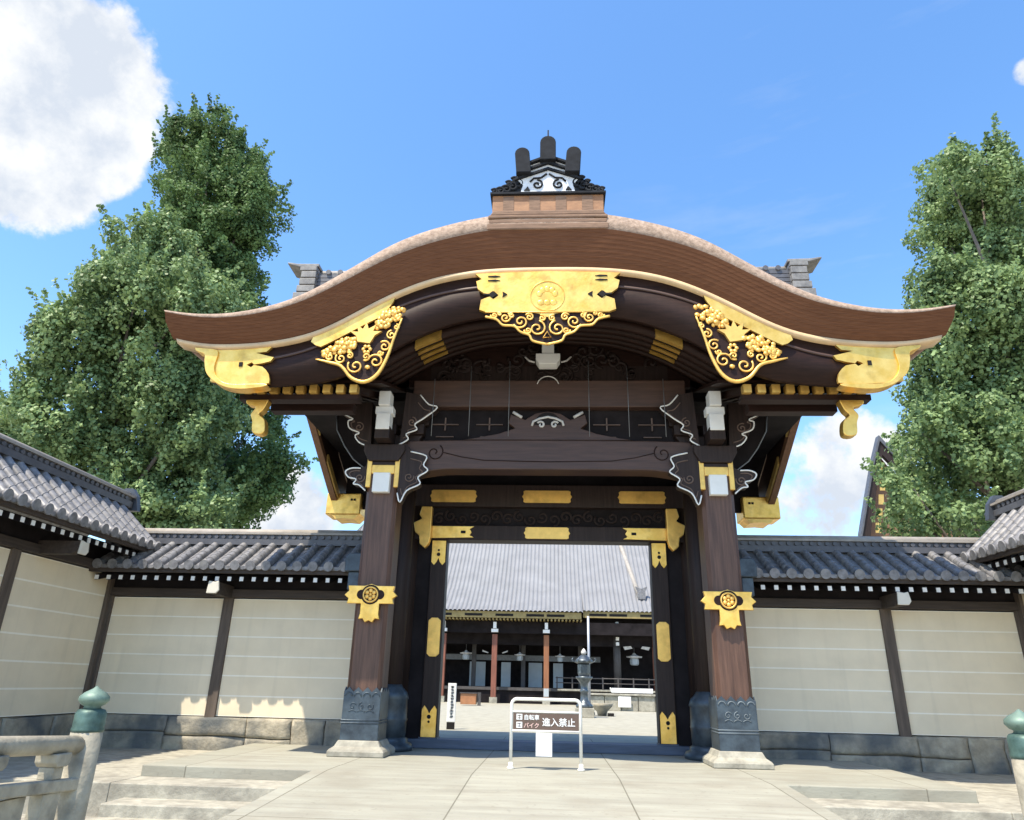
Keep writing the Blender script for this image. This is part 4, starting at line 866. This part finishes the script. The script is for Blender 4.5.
pth = [(-.475, -1.3, .03), (-.475, -1.3, .80)]+[(-.475+R-R*math.cos(a), -1.3, .80+R*math.sin(a)) for a in np.linspace(.2, PI/2, 6)]
pth += [(-x, y_, z) for x, y_, z in pth[::-1]]
mb.tube(pth, .0225, 12); mb.build('tube_frame', 'steel', t)
for z in (.715, .475): MB().tube([(-.46, -1.3, z), (.46, -1.3, z)], .015, 10).build('cross_bar', 'steel', t)
for s in (-1, 1): MB().lathe([(.05, .002), (.05, .02), (.03, .035), (.03, .08)], (s*.475, -1.3, 0), 14).build('foot', 'steel', t)
pn = MB().box(-.45, .45, -1.308, -1.292, .49, .70).build('sign_panel', 'panel', t, bevel=.003)
MB().box(-.135, .085, -1.325, -1.318, .165, .455).build('paper_sheet', 'paper', t)
text_mesh('進入禁止', .112, 'paper', pn, -.052, -1.3105, .548, sx=1.02)
text_mesh('自転車', .072, 'paper', pn, -.305, -1.3105, .618); text_mesh('バイク', .072, 'pink', pn, -.305, -1.3105, .516)
m_ = MB(); m_.box(-.405, -.325, -1.3115, -1.307, .612, .685); m_.box(-.405, -.325, -1.3115, -1.307, .508, .585); m_.build('white_square', 'paper', pn)
for z in (.648, .546):
    m_ = MB(); m_.box(-.395, -.335, -1.3135, -1.311, z+.012, z+.020); m_.box(-.395, -.335, -1.3135, -1.311, z-.018, z-.010); m_.box(-.369, -.361, -1.3135, -1.311, z-.028, z+.03); m_.build('square_mark', 'panel', pn)

# ================================================================== bridge railings
def bridge_rail(s, label):
    t = thing('bridge_railing', label, 'railing', (s*3.35, -6.3, -.6), 0, 'bridge railings')
    x = s*3.37; y_ = -6.3
    p = MB().lathe([(.108, -.6), (.108, .69), (.10, .695)], (x, y_, 0), 22).build('post', 'bridge', t)
    MB().lathe([(0.1096, 0.6600), (0.1129, 0.6784), (0.1062, 0.6968), (0.1096, 0.7152), (0.1062, 0.7336), (0.1079, 0.7796), (0.1013, 0.7980), (0.0913, 0.8118), (0.0622, 0.8210)], (x, y_, 0), 24).build('cap_collar', 'verd_dark', p)
    MB().lathe([(0.0622, 0.8210), (0.0564, 0.8348), (0.0830, 0.8486), (0.1062, 0.8762), (0.1037, 0.9038), (0.0747, 0.9314), (0.0249, 0.9590), (0.0050, 0.9774)], (x, y_, 0), 24).build('onion_cap', 'verd', p)
    ys = [-6.3, -7.2, -8.2, -9.5, -10.8]; rise = lambda v: .055*(-6.3-v)
    MB().tube([(x, v, .575+rise(v)) for v in ys], .062, 14).build('hand_rail', 'bridge', t)
    MB().loft([[(x-.07, v, .28+rise(v)), (x+.07, v, .28+rise(v)), (x+.07, v, .36+rise(v)), (x-.07, v, .36+rise(v))] for v in ys]).build('middle_rail', 'bridge', t, bevel=.012)
    MB().loft([[(x-.09, v, -.04+rise(v)), (x+.09, v, -.04+rise(v)), (x+.09, v, .07+rise(v)), (x-.09, v, .07+rise(v))] for v in ys]).build('lower_rail', 'bridge', t, bevel=.012)
    for v in (-6.62, -7.25, -8.0, -8.8):
        o = MB(); o.box(x-.055, x+.055, v-.055, v+.055, .36+rise(v), .44+rise(v)); o.prism([(v-.05, .44+rise(v)), (v+.05, .44+rise(v)), (v+.08, .47+rise(v)), (v+.08, .525+rise(v)), (v-.08, .525+rise(v)), (v-.08, .47+rise(v))], x-.08, x+.08, 'X'); o.build('strut', 'bridge', t, bevel=.008)
        MB().box(x-.05, x+.05, v-.09, v+.09, .07+rise(v), .28+rise(v)).build('lower_strut', 'bridge', t, bevel=.008)
    for v in (-7.0, -8.1): MB().box(x-.02, x+.02, v-.16, v+.16, .085+rise(v), .265+rise(v)).build('infill_panel', 'bridge', t)
bridge_rail(-1, 'pale bridge railing with green onion cap at the lower left')
bridge_rail(1, 'pale bridge railing post with green onion cap at the right edge')

# ================================================================== trees
def crown_mesh(name, blobs, dens, size, seed, m, parent, up=.55):
    rng = np.random.default_rng(seed); V = []
    def unit(v): return v/np.linalg.norm(v, axis=-1, keepdims=True)
    for (cx, cy, cz, r) in blobs:
        ns = int(dens*r*r)+3
        d = unit(rng.normal(size=(ns, 3)))
        ctr = np.array([cx, cy, cz])+d*(r*rng.uniform(.55, 1.0, ns))[:, None]
        for c, o in zip(ctr, d):
            rho = rng.uniform(.30, .62)*(1.0 if r > 1 else .8); k = int(1000*rho*rho*rng.uniform(.6, 1.1))
            n = unit(rng.normal(size=(k, 3))+o*.35+np.array([0, 0, .25]))
            sq = np.array([1.15, 1.15, .85]) if rng.random() < .6 else np.array([.75, .75, 1.5])
            p = c+n*sq*(rho*(.55+.5*rng.random(k)))[:, None]
            if rng.random() < .45:                      # leafy shoots that stand up out of the clump
                ks = 46; dirn = unit(o*.6+np.array([0, 0, 1.0])+rng.normal(size=3)*.25); t = rng.random(ks)[:, None]
                ps = c+dirn*(rho*.7+t*rng.uniform(.5, 1.05))+rng.normal(size=(ks, 3))*.065*(1.15-t)
                p = np.concatenate([p, ps]); n = np.concatenate([n, unit(rng.normal(size=(ks, 3))+o)]); k += ks
            nn = unit(n+rng.normal(size=(k, 3))*.5+np.array([0, 0, .2])); u = unit(np.cross(nn, rng.normal(size=(k, 3)))); w = np.cross(nn, u)
            s = (size*rng.uniform(.6, 1.3, k))[:, None]
            V.append(np.stack([p, p+u*s*.55+w*s*.5, p+u*s, p+u*s*.55-w*s*.5], 1))
    V = np.concatenate(V).reshape(-1, 3); n = len(V)//4
    V -= np.array(origin(parent))
    me = bpy.data.meshes.new(name); me.vertices.add(len(V)); me.vertices.foreach_set('co', V.ravel())
    me.loops.add(n*4); me.loops.foreach_set('vertex_index', np.arange(n*4)); me.polygons.add(n); me.polygons.foreach_set('loop_start', np.arange(n)*4)
    me.update(calc_edges=True); me.validate(); me.materials.append(M[m])
    o = bpy.data.objects.new(name, me); C.objects.link(o); o.parent = parent; return o
def tree(label, base, blobs, trunk_r, seed, m, dens=120, size=.12):
    t = thing('ginkgo_tree', label, 'tree', base, 0, 'trees behind the walls')
    bx, by, bz = base; top = max(b[2] for b in blobs); rnd = random.Random(seed)
    mb = MB(); tx = np.mean([b[0] for b in blobs]); n = 8
    hi = max(blobs, key=lambda b: b[2])
    hi = (hi[0], hi[1], bz+(hi[2]-bz)*.62, hi[3])
    pts = [(bx+(hi[0]-bx)*(k/n)**1.6+rnd.uniform(-.12, .12), by+(hi[1]-by)*(k/n)+rnd.uniform(-.12, .12), bz+(hi[2]-bz)*k/n) for k in range(n+1)]
    mb.tube(pts, [trunk_r*(1-.88*k/n)*(1.25 if k == 0 else 1) for k in range(n+1)], 10)
    for b in blobs:
        k = max(1, min(n-1, int(n*max(0, (b[2]-bz-2.2))/(hi[2]-bz)))); p0 = Vector(pts[k]); p1 = Vector(b[:3])
        mid = p0.lerp(p1, .5)+Vector((rnd.uniform(-.3, .3), rnd.uniform(-.3, .3), .25))
        mb.tube([p0, mid, p1], [trunk_r*.30*(1-.6*k/n), trunk_r*.15, .02], 6)
    mb.build('trunk', 'trunk', t)
    crown_mesh('crown', blobs, dens, size, seed, m, t)
#TREES
tree('paler leafy ginkgo in front, just behind the left wall', (-11.8, 9.0, -0.06), [(-14.8, 9.0, 15.6, 1.13), (-14.5, 10.0, 15.1, 1.55), (-13.7, 7.8, 12.6, 1.51), (-15.4, 8.7, 13.5, 1.16), (-11.7, 7.7, 12.5, 1.15), (-11.3, 9.4, 12.6, 1.08), (-15.5, 8.1, 11.5, 1.38), (-13.3, 8.5, 11.1, 1.72), (-12.4, 9.9, 11.6, 1.6), (-16.0, 7.8, 11.3, 0.75), (-16.2, 8.0, 9.9, 0.88), (-15.2, 8.4, 8.9, 1.54), (-14.1, 9.9, 8.7, 1.89), (-11.8, 8.9, 8.9, 1.54), (-14.0, 9.4, 6.8, 1.53), (-12.2, 10.1, 6.5, 1.63), (-15.3, 8.2, 7.6, 1.17), (-10.3, 8.8, 5.6, 0.82), (-16.2, 8.1, 8.6, 0.66), (-12.9, 9.8, 5.8, 1.2)], .42, 11, 'leaf2', 19)
tree('darker tall ginkgo whose crown rises above the paler one on the left', (-11.7, 13.0, -0.06), [(-14.9, 12.0, 22.4, 1.54), (-14.3, 13.9, 22.6, 1.53), (-17.2, 14.1, 23.2, 1.56), (-14.7, 12.7, 20.3, 2.16), (-12.9, 12.4, 19.5, 1.49), (-16.1, 12.1, 23.5, 0.83), (-14.8, 11.8, 23.6, 0.82), (-13.3, 12.2, 17.9, 1.37), (-15.1, 12.2, 17.9, 1.72), (-14.4, 14.0, 17.6, 1.63), (-14.1, 12.1, 14.7, 1.81), (-12.5, 12.1, 13.8, 1.62), (-14.0, 14.2, 12.6, 2.05), (-12.3, 14.2, 9.9, 1.8), (-10.1, 11.9, 7.9, 1.03), (-11.9, 12.5, 7.4, 1.65), (-11.7, 14.4, 7.3, 1.12)], .42, 15, 'leaf', 19)
tree('small tree at the far left edge beyond the side wall', (-20.0, 14.0, -0.06), [(-21.6, 13.0, 10.7, 1.08), (-21.9, 14.3, 10.4, 1.04), (-21.6, 13.1, 9.4, 1.15), (-21.8, 14.6, 9.2, 1.29)], .25, 12, 'leaf2', 15)
tree('tall dense ginkgo rising beside the right wing of the gate', (12.3, 9.0, -0.06), [(14.8, 8.7, 17.7, 1.13), (13.4, 8.1, 17.3, 0.78), (14.9, 10.1, 17.4, 1.33), (15.8, 9.4, 16.7, 1.21), (15.5, 9.1, 18.8, 0.55), (13.7, 9.6, 16.3, 0.75), (14.9, 10.0, 15.3, 1.29), (15.7, 9.5, 14.4, 1.5), (12.6, 8.0, 12.9, 1.09), (13.2, 10.4, 13.6, 0.74), (13.4, 7.9, 12.0, 1.37), (14.7, 8.0, 11.3, 1.4), (12.4, 8.1, 11.2, 1.19), (13.5, 8.7, 10.0, 1.43), (12.5, 9.5, 9.6, 1.23), (10.8, 8.0, 8.1, 0.79), (12.2, 8.1, 7.8, 1.4), (14.2, 8.9, 8.1, 1.56), (12.0, 10.0, 7.5, 1.22), (10.1, 7.8, 6.5, 0.6), (13.4, 10.1, 6.9, 1.44), (11.3, 8.3, 5.6, 0.88), (10.7, 10.1, 5.8, 0.54), (10.4, 8.2, 5.7, 0.71), (14.7, 10.2, 6.6, 1.19)], .42, 13, 'leaf2', 19)
tree('darker tree at the right edge behind the dense ginkgo', (16.5, 13.0, -0.06), [(20.3, 13.7, 20.7, 1.3), (20.1, 13.0, 18.1, 1.84), (20.9, 14.4, 19.8, 1.15), (20.2, 13.1, 15.4, 2.15)], .35, 14, 'leaf', 15)

# ================================================================== gabled hall far right
t = thing('side_hall', 'gabled temple roof with gold trimmed bargeboards peeping past the right tree', 'hall', (24, 30, -.6))
MB().box(21, 30, 31, 33, -.6, 10.2).build('hall_body', 'hall_dark', t)
q = [(18.6, 9.6), (19.5, 12.6), (20.2, 14.9), (20.9, 13.7), (22.0, 12.6), (23.6, 11.6), (26, 10.6), (26, 9.6)]
MB().prism(q, 30.9, 31.0).build('gable_wall', 'soffit', t)
up = [(18.1, 9.4), (18.9, 12.0), (19.5, 13.9), (20.1, 15.5), (21.0, 14.2), (22.2, 13.1), (24, 12.0), (26.5, 11.1)]
dn = [(26.5, 10.6), (24, 11.4), (22.2, 12.5), (21.0, 13.5), (20.15, 14.6), (19.8, 13.6), (19.3, 11.9), (18.6, 9.4)]
MB().prism(up+dn, 30.2, 30.5).build('bargeboard', 'frame', t)
MB().prism([(a, b+.35) for a, b in up]+up[::-1], 30.1, 30.6).build('tiled_roof', 'ridge_tile', t)
mb = MB()
for k in range(5): mb.prism([(18.95+.22*k, 9.8+.85*k), (19.25+.22*k, 9.8+.85*k), (19.33+.22*k, 10.4+.85*k), (19.05+.22*k, 10.4+.85*k)], 30.1, 30.16)
mb.build('gold_plate', 'gold_dull', t)
